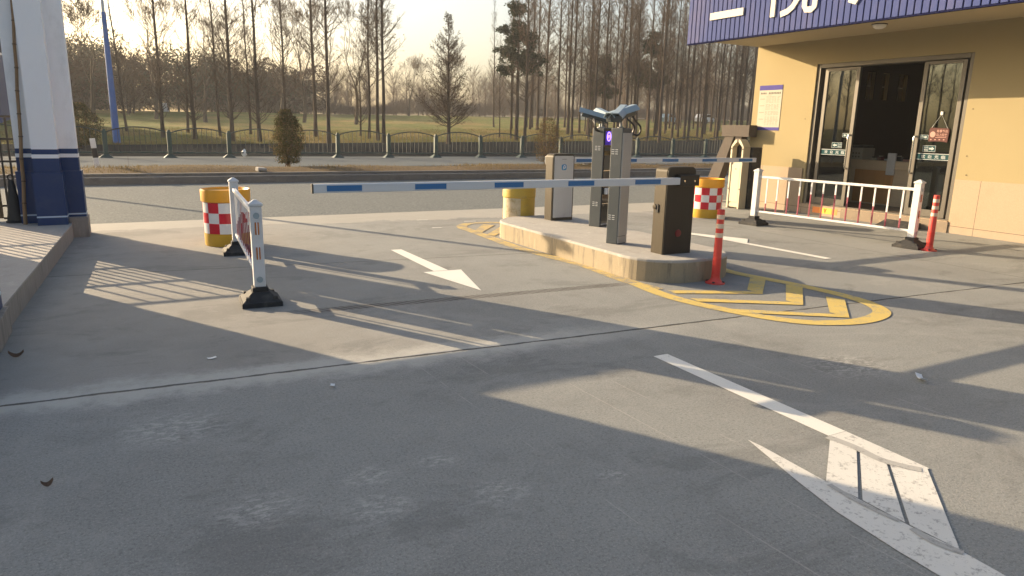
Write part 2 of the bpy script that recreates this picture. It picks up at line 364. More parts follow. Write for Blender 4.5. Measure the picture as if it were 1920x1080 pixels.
class B:
    """collects shapes, each with a material, into ONE mesh"""
    def __init__(s): s.v = []; s.f = []; s.mi = []; s.mats = []
    def mid(s, m):
        if m not in s.mats: s.mats.append(m)
        return s.mats.index(m)
    def add(s, vs, fs, m):
        o = len(s.v); s.v += [tuple(v) for v in vs]; k = s.mid(m)
        for f in fs: s.f.append(tuple(i + o for i in f)); s.mi.append(k)
    def box(s, x0, x1, y0, y1, z0, z1, m, bev=0., rot=None, piv=None):
        bm = bmesh.new(); bmesh.ops.create_cube(bm, size=1)
        for v in bm.verts:
            v.co = Vector(((x0 + x1) / 2 + v.co.x * (x1 - x0), (y0 + y1) / 2 + v.co.y * (y1 - y0), (z0 + z1) / 2 + v.co.z * (z1 - z0)))
        if bev: bmesh.ops.bevel(bm, geom=bm.edges[:], offset=bev, segments=2, affect='EDGES', profile=.5)
        if rot is not None:
            p = Vector(piv if piv is not None else ((x0 + x1) / 2, (y0 + y1) / 2, (z0 + z1) / 2))
            for v in bm.verts: v.co = p + rot @ (v.co - p)
        s.bm(bm, m); return s
    def bm(s, bm, m):
        bm.verts.index_update()
        s.add([v.co for v in bm.verts], [[v.index for v in f.verts] for f in bm.faces], m); bm.free()
    def prism(s, poly, z0, z1, m, axis='z', top=None, bev=0.):
        """polygon extruded along an axis; poly given in the other two axes (x,y | x,z | y,z)"""
        n = len(poly)
        def P(a, b, c):
            return (a, b, c) if axis == 'z' else ((a, c, b) if axis == 'y' else (c, a, b))
        bm = bmesh.new()
        lo = [bm.verts.new(P(a, b, z0)) for a, b in poly]; hi = [bm.verts.new(P(a, b, z1)) for a, b in (top or poly)]
        f1 = bm.faces.new(lo[::-1]); f2 = bm.faces.new(hi)
        for i in range(n): bm.faces.new((lo[i], lo[(i + 1) % n], hi[(i + 1) % n], hi[i]))
        bmesh.ops.recalc_face_normals(bm, faces=bm.faces[:])
        if bev:
            ed = [e for e in bm.edges if all(v in hi for v in e.verts)]
            bmesh.ops.bevel(bm, geom=ed, offset=bev, segments=2, affect='EDGES', profile=.5)
        s.bm(bm, m); return s
    def lathe(s, prof, m, cx=0, cy=0, n=32, cap=True, mats=None):
        """profile [(r,z)...] turned about z; mats(i,k) may pick a material per face"""
        vs = []; 
        for r, z in prof:
            for k in range(n):
                a = 2 * math.pi * k / n; vs.append((cx + r * math.cos(a), cy + r * math.sin(a), z))
        if mats is None:
            fs = [(i * n + k, i * n + (k + 1) % n, (i + 1) * n + (k + 1) % n, (i + 1) * n + k) for i in range(len(prof) - 1) for k in range(n)]
            if cap: fs += [tuple(range(n))[::-1], tuple((len(prof) - 1) * n + k for k in range(n))]
            s.add(vs, fs, m)
        else:
            o = len(s.v); s.v += vs
            for i in range(len(prof) - 1):
                for k in range(n):
                    s.f.append((o + i * n + k, o + i * n + (k + 1) % n, o + (i + 1) * n + (k + 1) % n, o + (i + 1) * n + k)); s.mi.append(s.mid(mats(i, k)))
        return s
    def tube(s, pts, r, m, n=8, cap=True):
        pts = [Vector(p) for p in pts]; rs = r if isinstance(r, (list, tuple)) else [r] * len(pts)
        vs = []; up = Vector((0, 0, 1)); prev = None
        for i, p in enumerate(pts):
            t = (pts[min(i + 1, len(pts) - 1)] - pts[max(i - 1, 0)]).normalized()
            if prev is None:
                a = t.cross(up); a = a.normalized() if a.length > 1e-4 else Vector((1, 0, 0))
            else: a = (prev - t * prev.dot(t)).normalized()
            prev = a; b = t.cross(a)
            for k in range(n):
                q = 2 * math.pi * k / n; vs.append(p + (a * math.cos(q) + b * math.sin(q)) * rs[i])
        fs = [(i * n + k, i * n + (k + 1) % n, (i + 1) * n + (k + 1) % n, (i + 1) * n + k) for i in range(len(pts) - 1) for k in range(n)]
        if cap: fs += [tuple(range(n))[::-1], tuple((len(pts) - 1) * n + k for k in range(n))]
        s.add(vs, fs, m); return s
    def quad(s, a, b, c, d, m): s.add([a, b, c, d], [(0, 1, 2, 3)], m); return s
    def mesh(s, name, smooth=False):
        me = bpy.data.meshes.new(name); me.from_pydata(s.v, [], s.f)
        for m in s.mats: me.materials.append(MT[m] if isinstance(m, str) else m)
        me.polygons.foreach_set('material_index', s.mi)
        if smooth: me.polygons.foreach_set('use_smooth', [True] * len(me.polygons))
        me.update()
        bm = bmesh.new(); bm.from_mesh(me); bmesh.ops.recalc_face_normals(bm, faces=bm.faces[:]); bm.to_mesh(me); bm.free()
        if smooth:
            try: me.set_sharp_from_angle(angle=R(35))
            except Exception: pass
        return me
    def obj(s, name, parent=None, smooth=False, label=None):
        o = link(bpy.data.objects.new(name, s.mesh(name, smooth)), parent)
        if label: o['label'] = label
        return o

def tag(o, label=None, cat=None, group=None, kind=None):
    if label: o['label'] = label
    if cat: o['category'] = cat
    if group: o['group'] = group
    if kind: o['kind'] = kind
    return o
def thing(name, label, cat, loc=(0, 0, 0), rz=0, group=None):
    o = link(bpy.data.objects.new(name, None)); o.location = loc; o.rotation_euler = (0, 0, rz); o.empty_display_size = .1
    return tag(o, label, cat, group)
def kids(o): return [c for c in bpy.data.objects if c.parent == o]
def copy_tree(o, loc=None, rz=None, label=None, group=None, parent=None, sc=None):
    c = o.copy(); COL.objects.link(c)
    if parent is not None: c.parent = parent
    if loc is not None: c.location = loc
    if rz is not None: c.rotation_euler = (c.rotation_euler[0], c.rotation_euler[1], rz)
    if sc is not None: c.scale = sc
    if label: c['label'] = label
    if group: c['group'] = group
    for ch in list(o.children): copy_tree(ch, parent=c)
    return c

def np_mesh(name, verts, faces_q=None, faces_t=None, mats=(), mi=None):
    """fast mesh from numpy arrays: quads (n,4) and tris (m,3)"""
    me = bpy.data.meshes.new(name)
    nq = 0 if faces_q is None else len(faces_q); ntri = 0 if faces_t is None else len(faces_t)
    me.vertices.add(len(verts)); me.vertices.foreach_set('co', np.asarray(verts, np.float32).ravel())
    loops = []
    if nq: loops.append(np.asarray(faces_q, np.int32).ravel())
    if ntri: loops.append(np.asarray(faces_t, np.int32).ravel())
    loops = np.concatenate(loops); me.loops.add(len(loops)); me.loops.foreach_set('vertex_index', loops)
    me.polygons.add(nq + ntri)
    st = np.concatenate([np.arange(nq) * 4, nq * 4 + np.arange(ntri) * 3]).astype(np.int32)
    me.polygons.foreach_set('loop_start', st)
    for m in mats: me.materials.append(MT[m])
    if mi is not None: me.polygons.foreach_set('material_index', np.asarray(mi, np.int32))
    me.update(calc_edges=True); me.validate()
    return me

def tubes(p0, p1, r0, r1, n=3):
    """many straight tapered sticks -> verts, quads"""
    p0 = np.asarray(p0, float); p1 = np.asarray(p1, float); N = len(p0)
    d = p1 - p0; d /= np.linalg.norm(d, axis=1, keepdims=True) + 1e-9
    ref = np.where(np.abs(d[:, 2:3]) > .9, np.array([[1., 0, 0]]), np.array([[0, 0, 1.]]))
    a = np.cross(d, ref); a /= np.linalg.norm(a, axis=1, keepdims=True); b = np.cross(d, a)
    ang = 2 * np.pi * np.arange(n) / n
    off = a[:, None, :] * np.cos(ang)[None, :, None] + b[:, None, :] * np.sin(ang)[None, :, None]
    v = np.concatenate([p0[:, None] + off * np.asarray(r0)[:, None, None], p1[:, None] + off * np.asarray(r1)[:, None, None]], axis=1)
    k = np.arange(n); q = np.stack([k, (k + 1) % n, n + (k + 1) % n, n + k], 1)
    faces = (np.arange(N) * 2 * n)[:, None, None] + q[None]
    return v.reshape(-1, 3), faces.reshape(-1, 4)

def quads_at(c, size, elong=1.0, g=rng, up=0.0):
    """leaf-sized quads, randomly turned, at the points c"""
    N = len(c); a = g.normal(size=(N, 3)); a[:, 2] += up; a /= np.linalg.norm(a, axis=1, keepdims=True)
    b = np.cross(a, g.normal(size=(N, 3))); b /= np.linalg.norm(b, axis=1, keepdims=True)
    sz = np.asarray(size) * g.uniform(.6, 1.3, N); a = a * (sz * elong)[:, None]; b = b * (sz * .5)[:, None]
    v = np.stack([c - a * .5, c + b * .5, c + a * .5, c - b * .5], 1).reshape(-1, 3)
    return v, (np.arange(N) * 4)[:, None] + np.arange(4)[None]

# ------------------------------------------------------------------ terrain
def edge_y(x): return 43.6 + .12 * x
def edge_z(x): return .25 + .013 * max(x, 0)
def terr(x, y):
    e = edge_y(x)
    if y < 29.9: return .25
    if y < e: return .25 + (edge_z(x) - .25) * (y - 29.9) / (e - 29.9)
    d = (y - e) / 48
    return edge_z(x) + 2.2 * min(d, 1) + .08 * math.sin(x * .21 + y * .13) * min(1, d * 6) * (1 if d < 1 else 0)

def sheet(name, x0, x1, y0, y1, z, m):
    b = B(); b.quad((x0, y0, z), (x1, y0, z), (x1, y1, z), (x0, y1, z), m)
    return tag(b.obj(name), kind='structure')
GROUND = sheet('ground', -150, 150, -70, 12.62, 0, 'ground')
sheet('land', -900, 900, -500, 1500, -.35, 'field')
sheet('road', -300, 300, 12.62, 20.34, -.012, 'road')
b = B()
for (y0, y1, z) in ((20.20, 20.46, .17), (20.46, 20.62, .245)): b.box(-300, 300, y0, y1, -.2, z, 'kerb', bev=.015)
tag(b.obj('kerb'), kind='structure')
# verge: humped soil strip
xs = np.linspace(-60, 120, 361); ys = np.linspace(20.62, 23.05, 9)
vv = []; ff = []
for j, y in enumerate(ys):
    for i, x in enumerate(xs):
        t = j / 8; h = .235 + .11 * math.sin(math.pi * min(1, t * 1.02)) * (.7 + .5 * math.sin(x * .9) * math.sin(x * .37 + 1)) + (rng.uniform(-.02, .02) if 0 < j < 8 else 0)
        vv.append((x, y, h if j < 8 else .232))
n = len(xs)
for j in range(8):
    for i in range(n - 1): ff.append((j * n + i, j * n + i + 1, (j + 1) * n + i + 1, (j + 1) * n + i))
o = link(bpy.data.objects.new('verge', np_mesh('verge', vv, ff, None, ['verge']))); tag(o, kind='structure')
b = B(); b.box(-60, 120, 23.0, 29.9, -.2, .25, 'pavement'); tag(b.obj('pavement'), kind='structure')
# path behind the fence, then the rising field
vv = []; ff = []; xs = np.linspace(-120, 220, 69)
for x in xs: vv += [(x, 29.9, .247), (x, edge_y(x), edge_z(x) + .003)]
for i in range(len(xs) - 1): ff.append((2 * i, 2 * i + 2, 2 * i + 3, 2 * i + 1))
o = link(bpy.data.objects.new('path', np_mesh('path', vv, ff, None, ['path']))); tag(o, kind='structure')
vv = []; ff = []; ts = np.concatenate([np.linspace(0, 50, 51), [60, 90, 150, 300, 700]])
for t in ts:
    for x in xs:
        y = edge_y(x) + t; vv.append((x, y, terr(x, y) + (rng.uniform(-.03, .05) if 0 < t <= 50 else 0)))
n = len(xs)
for j in range(len(ts) - 1):
    for i in range(n - 1): ff.append((j * n + i, j * n + i + 1, (j + 1) * n + i + 1, (j + 1) * n + i))
me = np_mesh('field', vv, ff, None, ['field']); me.polygons.foreach_set('use_smooth', [True] * len(me.polygons))
o = link(bpy.data.objects.new('field', me)); tag(o, kind='structure')

# ------------------------------------------------------------------ painted markings (parts of the ground, 4 mm proud)
ZP = .004
def flat(polys, name, m, label=None, z=ZP):
    b = B()
    for p in polys: b.add([(x, y, z) for x, y in p], [tuple(range(len(p)))], m)
    return b.obj(name, GROUND, label=label)
def ribbon(pts, w, closed=False):
    pts = [Vector((x, y)) for x, y in pts]; n = len(pts); out = []; L = []; Rr = []
    for i, p in enumerate(pts):
        a = pts[(i - 1) % n] if closed or i > 0 else p; c = pts[(i + 1) % n] if closed or i < n - 1 else p
        t = (c - a).normalized(); nn = Vector((-t.y, t.x)); L.append(p + nn * w / 2); Rr.append(p - nn * w / 2)
    for i in range(n if closed else n - 1):
        j = (i + 1) % n; out.append([tuple(L[i]), tuple(Rr[i]), tuple(Rr[j]), tuple(L[j])])
    return out
def smooth(pts, k=6):
    out = []
    for i in range(len(pts) - 1):
        p0 = pts[max(i - 1, 0)]; p1 = pts[i]; p2 = pts[i + 1]; p3 = pts[min(i + 2, len(pts) - 1)]
        for j in range(k):
            t = j / k
            out.append(tuple(.5 * (2 * p1[q] + (p2[q] - p0[q]) * t + (2 * p0[q] - 5 * p1[q] + 4 * p2[q] - p3[q]) * t * t + (3 * p1[q] - p0[q] - 3 * p2[q] + p3[q]) * t ** 3) for q in (0, 1)))
    return out + [pts[-1]]
flat([[(2.925, 8.74), (3.065, 8.73), (3.095, 7.235), (2.925, 7.245)], [(3.245, 7.215), (2.795, 7.235), (3.0, 6.17)]], 'lane_arrow', 'white_paint', 'white straight arrow painted in the lane beside the kerbed island')
flat([[(3.235, 3.79), (3.365, 3.79), (3.365, 2.3), (3.225, 2.3)]], 'lane_line', 'white_paint', 'white solid line running to the hatched wedge')
flat([[(3.225, 2.297), (3.365, 2.297), (3.355, 1.82), (3.215, 1.82)],
      [(2.785, 2.46), (2.65, 2.02), (2.58, 1.75), (2.545, 1.45), (2.52, 1.0), (2.51, .2), (2.74, .2), (2.76, 1.16), (2.775, 1.34), (2.762, 1.53), (2.765, 1.78), (2.772, 1.97), (2.79, 2.36)]], 'lane_line', 'white_worn', 'chipped white border lines of the hatched wedge')
flat([[(3.24, 2.30), (3.235, 2.137), (2.77, 1.787), (2.76, 1.95)], [(3.235, 2.118), (3.23, 1.968), (2.768, 1.564), (2.77, 1.765)], [(3.23, 1.949), (3.34, 1.822), (2.775, 1.34), (2.768, 1.542)]], 'hatch_bar', 'white_worn', z=.0052)
flat(ribbon(smooth([(3.205, 2.29), (3.225, 2.15), (3.215, 2.0), (3.25, 1.9), (3.30, 1.825)], 4), .055) + ribbon(smooth([(2.755, 1.93), (2.74, 1.75), (2.755, 1.58)], 4), .03) + ribbon(smooth([(2.75, 1.52), (2.735, 1.42), (2.765, 1.32)], 4), .04), 'worn_seam', 'seam_grey', 'grey worn seams where the hatch bars meet the border lines', z=.0066)
flat([[(7.84, 8.40), (7.94, 8.40), (8.09, 6.06), (7.96, 6.06)]], 'lane_line', 'white_paint', 'white line between the island and the white guardrail', z=.005)
flat([[(7.72, 8.55), (7.90, 8.53), (8.30, 7.72), (8.0, 7.45)]], 'lane_arrow', 'white_paint', 'worn white arrow stump beyond the island', z=.0065)
outline_l = smooth([(4.70, 5.5), (4.66, 6.0), (4.72, 6.9), (4.62, 7.7), (4.58, 8.4), (4.62, 9.2), (4.655, 9.9), (4.68, 10.38), (4.88, 10.68), (5.14, 10.76), (5.45, 10.72), (5.7, 10.5), (5.95, 10.3)])
flat(ribbon(outline_l, .17), 'hatch_border', 'yellow_worn', 'scuffed yellow border along the island and round its far tip')
outline_r = smooth([(4.66, 5.85), (4.60, 5.2), (4.73, 4.6), (5.0, 4.05), (5.4, 3.83), (5.8, 3.83), (6.12, 4.0), (6.30, 4.42), (6.27, 5.1), (6.12, 5.9), (6.25, 6.6), (6.28, 7.6)])
flat(ribbon(outline_r, .155), 'hatch_border', 'yellow_paint', 'bright yellow border looping round the near tip', z=.005)
ch = []
for vy in (5.02, 4.52, 4.02):
    f = .60 if vy > 4.1 else .52
    ch.append([(5.565, vy - .105), (5.565, vy + .10), (5.565 + f, vy + .105 + f * .86), (5.565 + f + .06, vy - .105 + f * .93)])
for (y0, x1, y1) in ((5.02, 4.76, 5.34), (4.52, 4.74, 4.98), (4.02, 4.80, 4.50)):
    ch.append([(5.563, y0 - .1), (5.563, y0 + .03), (x1, y1 + .09), (x1 - .02, y1 - .05)])
flat(ch, 'chevron', 'yellow_paint', 'bright yellow chevrons inside the near loop', z=.0065)
flat([[(4.64, 9.85), (4.72, 9.72), (5.30, 10.42), (5.16, 10.58)], [(4.70, 9.5), (4.75, 9.34), (5.42, 10.1), (5.36, 10.28)], [(4.78, 9.16), (4.84, 9.02), (5.2, 9.42), (5.12, 9.56)]], 'chevron', 'yellow_worn', 'scuffed yellow bars by the faded barrel', z=.0065)
flat([[(5.02, 11.05), (5.22, 11.0), (5.2, 10.95), (5.0, 10.99)], [(4.3, 11.45), (4.5, 11.42), (4.48, 11.38), (4.3, 11.41)], [(4.2, 10.5), (4.35, 10.47), (4.36, 10.42), (4.2, 10.44)]], 'paint_fleck', 'white_worn')

# ------------------------------------------------------------------ raised platform, pillars, iron gate (entrance side)
b = B(); b.prism([(-.742, 11.0), (-.835, 8.6), (-.925, 6.3), (-1.02, 2.0), (-30, 2.0), (-30, 13.4), (-1.9, 13.4), (-1.9, 11.62), (-.75, 11.62)], -.2, .188, 'plinth')
b.prism([(-.742, 11.0), (-.835, 8.6), (-.925, 6.3), (-1.02, 2.0), (-30, 2.0), (-30, 13.4), (-1.9, 13.4), (-1.9, 11.62), (-.75, 11.62)], .188, .205, 'platform')
tag(b.obj('platform'), kind='structure')

def pillar(name, label, x0, x1, y0, y1, sh, H, right_only=False):
    """main shaft x0..x1 with set-back shoulders of width sh; banded in blue up to z 1.19"""
    t = thing(name, label, 'pillar', ((x0 + x1) / 2, (y0 + y1) / 2, 0))
    cx, cy = (x0 + x1) / 2, (y0 + y1) / 2
    def plan(g, gl=0.):   # cross-shaped plan grown by g
        s = .28
        p = [(x0 - sh - g, y0 + s - g), (x0 - g, y0 + s - g), (x0 - g, y0 - g), (x1 + g, y0 - g), (x1 + g, y0 + s - g), (x1 + sh + g, y0 + s - g), (x1 + sh + g, y1 + g), (x0 - sh - g, y1 + g)]
        return [(a - cx, c - cy) for a, c in p]
    for z0, z1, m, g, nm in ((.20, .305, 'pillar_blue', .012, 'base_band'), (.305, .325, 'pillar_line', .014, 'pale_line'), (.325, .895, 'pillar_blue', .012, 'blue_dado'),
                             (.895, 1.075, 'pillar_blue', -.012, 'blue_dado'), (1.075, 1.125, 'pillar_white', -.010, 'white_line'), (1.125, 1.19, 'pillar_blue', -.012, 'blue_band'), (1.19, H, 'pillar_white', -.014, 'shaft')):
        bb = B(); bb.prism(plan(g), z0, z1, m); bb.obj(nm, t)
    bb = B(); bb.prism([(x1 - cx - .035, y0 + .19 - cy), (x1 + sh + .03 - cx, y0 + .19 - cy), (x1 + sh + .03 - cx, y1 + .06 - cy), (x1 - cx - .035, y1 + .06 - cy)], 0, .275, 'plinth', bev=.008)
    bb.obj('plinth', t)
    return t
pillar('gate_pillar', 'tall stepped white pillar with navy base beside the bamboo pole', -1.105, -.79, 11.04, 11.62, .205, 3.45)
t = thing('gate_pillar', 'blue pillar foot cut by the picture edge, on the near end of the platform', 'pillar', (-1.16, 6.05, 0))
for z0, z1, m, nm, g in ((-.0, .2, 'plinth', 'plinth', .035), (.2, .30, 'pillar_blue', 'base_band', 0), (.30, .325, 'pillar_line', 'pale_line', .002), (.325, 1.19, 'pillar_blue', 'blue_dado', 0), (1.19, 3.4, 'pillar_white', 'shaft', -.01)):
    bb = B(); bb.box(-.26 - g, .235 + g, -.26 - g, .26 + g, z0, z1, m, bev=.006); bb.obj(nm, t)

# iron gate leaf between the pillar and a slim post, plus the wider leaf beyond the post
def gate(name, label, x0, x1, y, z0=.23):
    t = thing(name, label, 'gate', (x0, y, .2)); W = x1 - x0
    for xx in (0, W): B().box(xx - .025, xx + .025, -.022, .022, z0 - .2, 1.42, 'gate_rust', bev=.004).obj('stile', t)
    for zz in (.03, .20, .80, 1.10, 1.395): B().box(.027, W - .027, -.016, .016, zz - .014, zz + .014, 'gate_metal').obj('rail', t)
    k = max(2, round(W / .10))
    for i in range(1, k):
        xx = W * i / k; top = 1.10 if i % 2 else 1.395
        bb = B(); segs = [(.045, .185), (.215, .785), (.815, 1.085)] + ([(1.115, 1.38)] if i % 2 == 0 else [])
        for a, c in segs: bb.box(xx - .012, xx + .012, -.012, .012, a, c, 'gate_metal')
        bb.obj('bar', t)
    return t
gate('iron_gate', 'dark iron gate leaf hung beside the stepped pillar', -1.60, -1.325, 11.8)
gate('iron_gate', 'wide dark iron gate leaf beyond the slim post, outside the picture edge', -3.02, -1.88, 11.8)
b = B(); b.box(-.10, .10, -.1, .1, .205, 3.2, 'pillar_white', bev=.01); o = b.obj('shade_post'); o.location = (-1.745, 11.8, 0)
tag(o, 'slim white unseen post added to widen the pillar shadow, between the two iron gate leaves', 'post')  # unseen post, added to widen the shadow band beside the pillar
t = thing('gate_lintel', 'dark lintel with white edge strips spanning over the iron gate', 'lintel', (-2.1, 11.8, 2.5))
B().box(-.97, .78, -.06, .06, -.12, .12, 'hall_roof', bev=.01).obj('beam', t)
B().box(-.97, .78, -.075, -.062, -.12, -.09, 'hall_white').obj('edge_strip', t); B().box(-.97, .78, -.075, -.062, .09, .12, 'hall_white').obj('edge_strip', t)
t = thing('gatehouse_shade_wall', 'long tall unseen gatehouse wall added to shade the forecourt, carrying the far end of the gate lintel', 'wall', (-9.5, 11.83, 0))  # out of view; added and shaped to cast the big forecourt shadow
B().box(-6.5, 6.42, -.12, .12, .2, 1.19, 'pillar_blue').obj('blue_dado', t); B().box(-6.5, 6.41, -.11, .11, 1.19, 4.5, 'pillar_white').obj('wall', t)

# bamboo pole leaning on the pillar, black cone
b = B(); p0 = Vector((-1.27, 11.22, .2)); p1 = Vector((-1.09, 11.28, 3.35)); L = 11; pts = []; rs = []
for i in range(L + 1):
    c = p0.lerp(p1, i / L) + Vector((random.uniform(-.008, .008), 0, 0)); r = .024 - .007 * i / L
    pts += [c - (p1 - p0).normalized() * .012, c, c + (p1 - p0).normalized() * .012]; rs += [r, r * 1.2, r]
pole = B().tube(pts, rs, 'bamboo', 9).obj('bamboo_pole', smooth=True); tag(pole, 'long brown bamboo pole leaning upright against the stepped pillar', 'pole')
for i in range(1, L):
    d = (p1 - p0).normalized(); nb = B(); nb.tube([pts[i*3+1] - d * .006, pts[i*3+1] + d * .006], (.024 - .007 * i / L) * 1.28, 'node', 9); nb.obj('joint_ring', pole, smooth=True)
t = thing('rubber_cone', 'black rubber cone with a ring handle standing by the bamboo pole', 'cone', (-1.40, 11.48, .205))
B().lathe([(.115, 0), (.118, .02), (.10, .03), (.035, .545), (.03, .57)], 'tarp', n=24).obj('cone', t, smooth=True)
rp = [(.032 * math.cos(a), 0, .60 + .036 * math.sin(a)) for a in np.linspace(0, 2 * math.pi, 17)]
B().tube(rp, .009, 'tarp', 6, cap=False).obj('ring_handle', t, smooth=True)

# ------------------------------------------------------------------ white guardrails
def guard_base(b, y, s=1.0):
    w, d = .17 * s, .19 * s
    b.prism([(-w, y - d), (w, y - d), (w, y + d), (-w, y + d)], 0, .045, 'black_rubber', bev=.006)
    b.prism([(-w + .01, y - d + .01), (w - .01, y - d + .01), (w - .01, y + d - .01), (-w + .01, y + d - .01)], .045, .115, 'black_rubber', top=[(-.075, y - .075), (.075, y - .075), (.075, y + .075), (-.075, y + .075)])
    b.box(-.068, .068, y - .068, y + .068, .115, .155, 'black_rubber', bev=.006)
    for sx in (-1, 1):
        for sy in (-1, 1): b.box(sx * .115 - .02, sx * .115 + .02, y + sy * .13 - .03, y + sy * .13 + .03, .05, .088, 'black_rubber', bev=.008)
def guardrail(label, near, far, H, face):
    """two posts, two rails and twelve balusters; local y runs from the near to the far post"""
    d = Vector(far) - Vector(near); Lg = d.length; rz = math.atan2(d.y, d.x) - math.pi / 2
    t = thing('guardrail', label, 'guardrail', (*near, 0), rz, 'white guardrails beside the gate lanes')
    for y in (0, Lg):
        bb = B(); guard_base(bb, y); bb.obj('base', t)
        bb = B(); bb.box(-.05, .05, y - .05, y + .05, .156, H - .045, 'white_plastic', bev=.008); p = bb.obj('post', t)
        bb = B(); bb.prism([(-.06, y - .06), (.06, y - .06), (.06, y + .06), (-.06, y + .06)], H - .044, H - .026, 'white_plastic')
        bb.prism([(-.058, y - .058), (.058, y - .058), (.058, y + .058), (-.058, y + .058)], H - .0255, H + .008, 'white_plastic', top=[(-.012, y - .012), (.012, y - .012), (.012, y + .012), (-.012, y + .012)])
        bb.obj('post_cap', p)
        if y == 0:
            for zz in (.24, H * .5, H * .74):
                bb = B()
                if zz > .3:
                    bb.box(-.018, .018, y - .062, y - .0505, zz - .055, zz + .055, 'reflector', bev=.004); bb.box(-.004, .004, y - .066, y - .0625, zz - .06, zz + .06, 'white_film')
                    bb.obj('reflector', p)
            for zz in (.225, H * .86):
                bb = B(); ring = [(.032 * math.cos(a), y - .053, zz + .032 * math.sin(a)) for a in np.linspace(0, 2 * math.pi, 21)]
                bb.tube(ring, .0045, 'white_plastic', 6, cap=False); bb.prism([(.027 * math.cos(a), zz + .027 * math.sin(a)) for a in np.linspace(0, 2 * math.pi, 17)[:-1]], y - .0525, y - .0505, 'cam_shell', axis='y'); bb.obj('screw_cap', p, smooth=True)
    zt, zb = H - .135, .245
    B().box(-.022, .022, .051, Lg - .051, zt - .02, zt + .02, 'white_plastic', bev=.006).obj('rail', t)
    B().box(-.02, .02, .051, Lg - .051, zb - .016, zb + .016, 'white_plastic', bev=.005).obj('rail', t)
    n = 12
    for i in range(n):
        y = .05 + (Lg - .1) * (i + .75) / (n + .5); u = (i + .5) / n
        zr = zb + .016 + (.11 + .29 * math.sin(math.pi * min(1, u * .98 + .02)) ** 1.2)
        bb = B(); bb.box(-.0045, .0045, y - .013, y + .013, zb + .0165, zr, 'rail_red', bev=.003); bb.box(-.005, .005, y - .014, y + .014, zr + .0005, zt - .0205, 'white_plastic', bev=.003)
        bb.obj('baluster', t)
    return t
guardrail('white slatted guardrail with red sleeves seen end-on before the checked barrel', (.948, 6.52), (1.101, 9.20), .925, -1)
guardrail('white slatted guardrail with red sleeves standing across the shop doorway', (10.05, 6.24), (9.755, 8.985), .985, -1)

# ------------------------------------------------------------------ anti-collision barrels
def barrel(label, x, y, r, H, checked=True, rz=0):
    t = thing('traffic_barrel', label, 'barrel', (x, y, 0), rz, 'yellow traffic barrels')
    k = H / .73; lo = 'barrel_low' if checked else 'barrel_old'; hi = 'barrel_yellow' if checked else 'barrel_old'
    if checked:
        B().lathe([(r * .93, 0), (r * .95, .015), (r * .955, .165 * k)], lo, n=48).obj('base', t, smooth=True)
        z0, z1 = .167 * k, .565 * k
        def pick(i, kk): return 'red_film' if ((kk // 4) + i) % 2 else 'white_film'
        prof = [(r * .945, z0 + (z1 - z0) * q / 3) for q in range(4)]
        B().lathe(prof, None, n=48, mats=pick).obj('checked_band', t, smooth=True)
        B().lathe([(r * .93, z1 + .001), (r * 1.0, z1 + .012), (r * 1.01, H - .02), (r * .99, H), (r * .955, H - .004), (r * .90, H - .03), (r * .3, H - .04)], hi, n=48).obj('lid', t, smooth=True)
    else:
        B().lathe([(r * .96, 0), (r * 1.0, .02), (r * .985, .05), (r * .985, .135), (r * 1.0, .15), (r * .97, .165)], lo, n=48).obj('base', t, smooth=True)
        B().lathe([(r * .965, .166), (r * .965, .52)], 'barrel_peel', n=48, cap=False, mats=lambda i, kk: 'barrel_peel' if (kk % 48) in range(22, 33) else 'barrel_old').obj('worn_band', t, smooth=True)
        B().lathe([(r * .96, .521), (r * 1.0, .535), (r * 1.0, H - .03), (r * .98, H), (r * .93, H - .005), (r * .88, H - .03), (r * .3, H - .035)], hi, n=48).obj('lid', t, smooth=True)
    return t
barrel('red and white checked barrel behind the end-on guardrail', 1.09, 9.98, .305, .735, rz=R(4))
barrel('red and white checked barrel beside the cream cabinet', 9.72, 10.16, .305, .735, rz=R(-5))
barrel('faded plain yellow barrel with peeled stickers at the island tip', 5.43, 9.84, .262, .685, False, rz=R(0))

# ------------------------------------------------------------------ red delineator posts
def delineator(label, x, y, H):
    t = thing('delineator_post', label, 'delineator post', (x, y, 0), 0, 'red delineator posts')
    bb = B(); bb.lathe([(.105, 0), (.105, .012), (.075, .022), (.055, .045), (.05, .06)], 'red_flex', n=28)
    bb.obj('foot', t, smooth=True)
    for a in range(4):
        bb = B(); bb.lathe([(.016, .0125), (.016, .024), (.012, .028)], 'black_rubber', .085 * math.cos(a * math.pi / 2 + .6), .085 * math.sin(a * math.pi / 2 + .6), 10); bb.obj('foot_bolt', t, smooth=True)
    prof = [(.048, .06)]; z = .075
    while z < .29: prof += [(.047, z), (.0475, z + .008), (.043, z + .011), (.043, z + .017)]; z += .022
    prof += [(.044, .30), (.041, H - .31)]; zz = H - .31
    B().lathe(prof, 'red_flex', n=28, cap=False).obj('ribbed_tube', t, smooth=True)
    bb = B(); bb.lathe([(.041, zz), (.0385, H - .004), (.034, H), (.0, H)], 'red_flex', n=28, cap=False); bb.obj('upper_tube', t, smooth=True)
    for k in range(3):
        z0 = zz + .012 + k * .098; bb = B(); bb.lathe([(.0425 - k * .0007, z0), (.042 - k * .0007, z0 + .048)], 'cream_film', n=28, cap=False); bb.obj('reflective_band', t, smooth=True)
    return t
delineator('red ribbed delineator post at the rounded near end of the island', 5.50, 5.52, .80)
delineator('red ribbed delineator post beside the guardrail at the shop', 10.06, 5.97, .795)

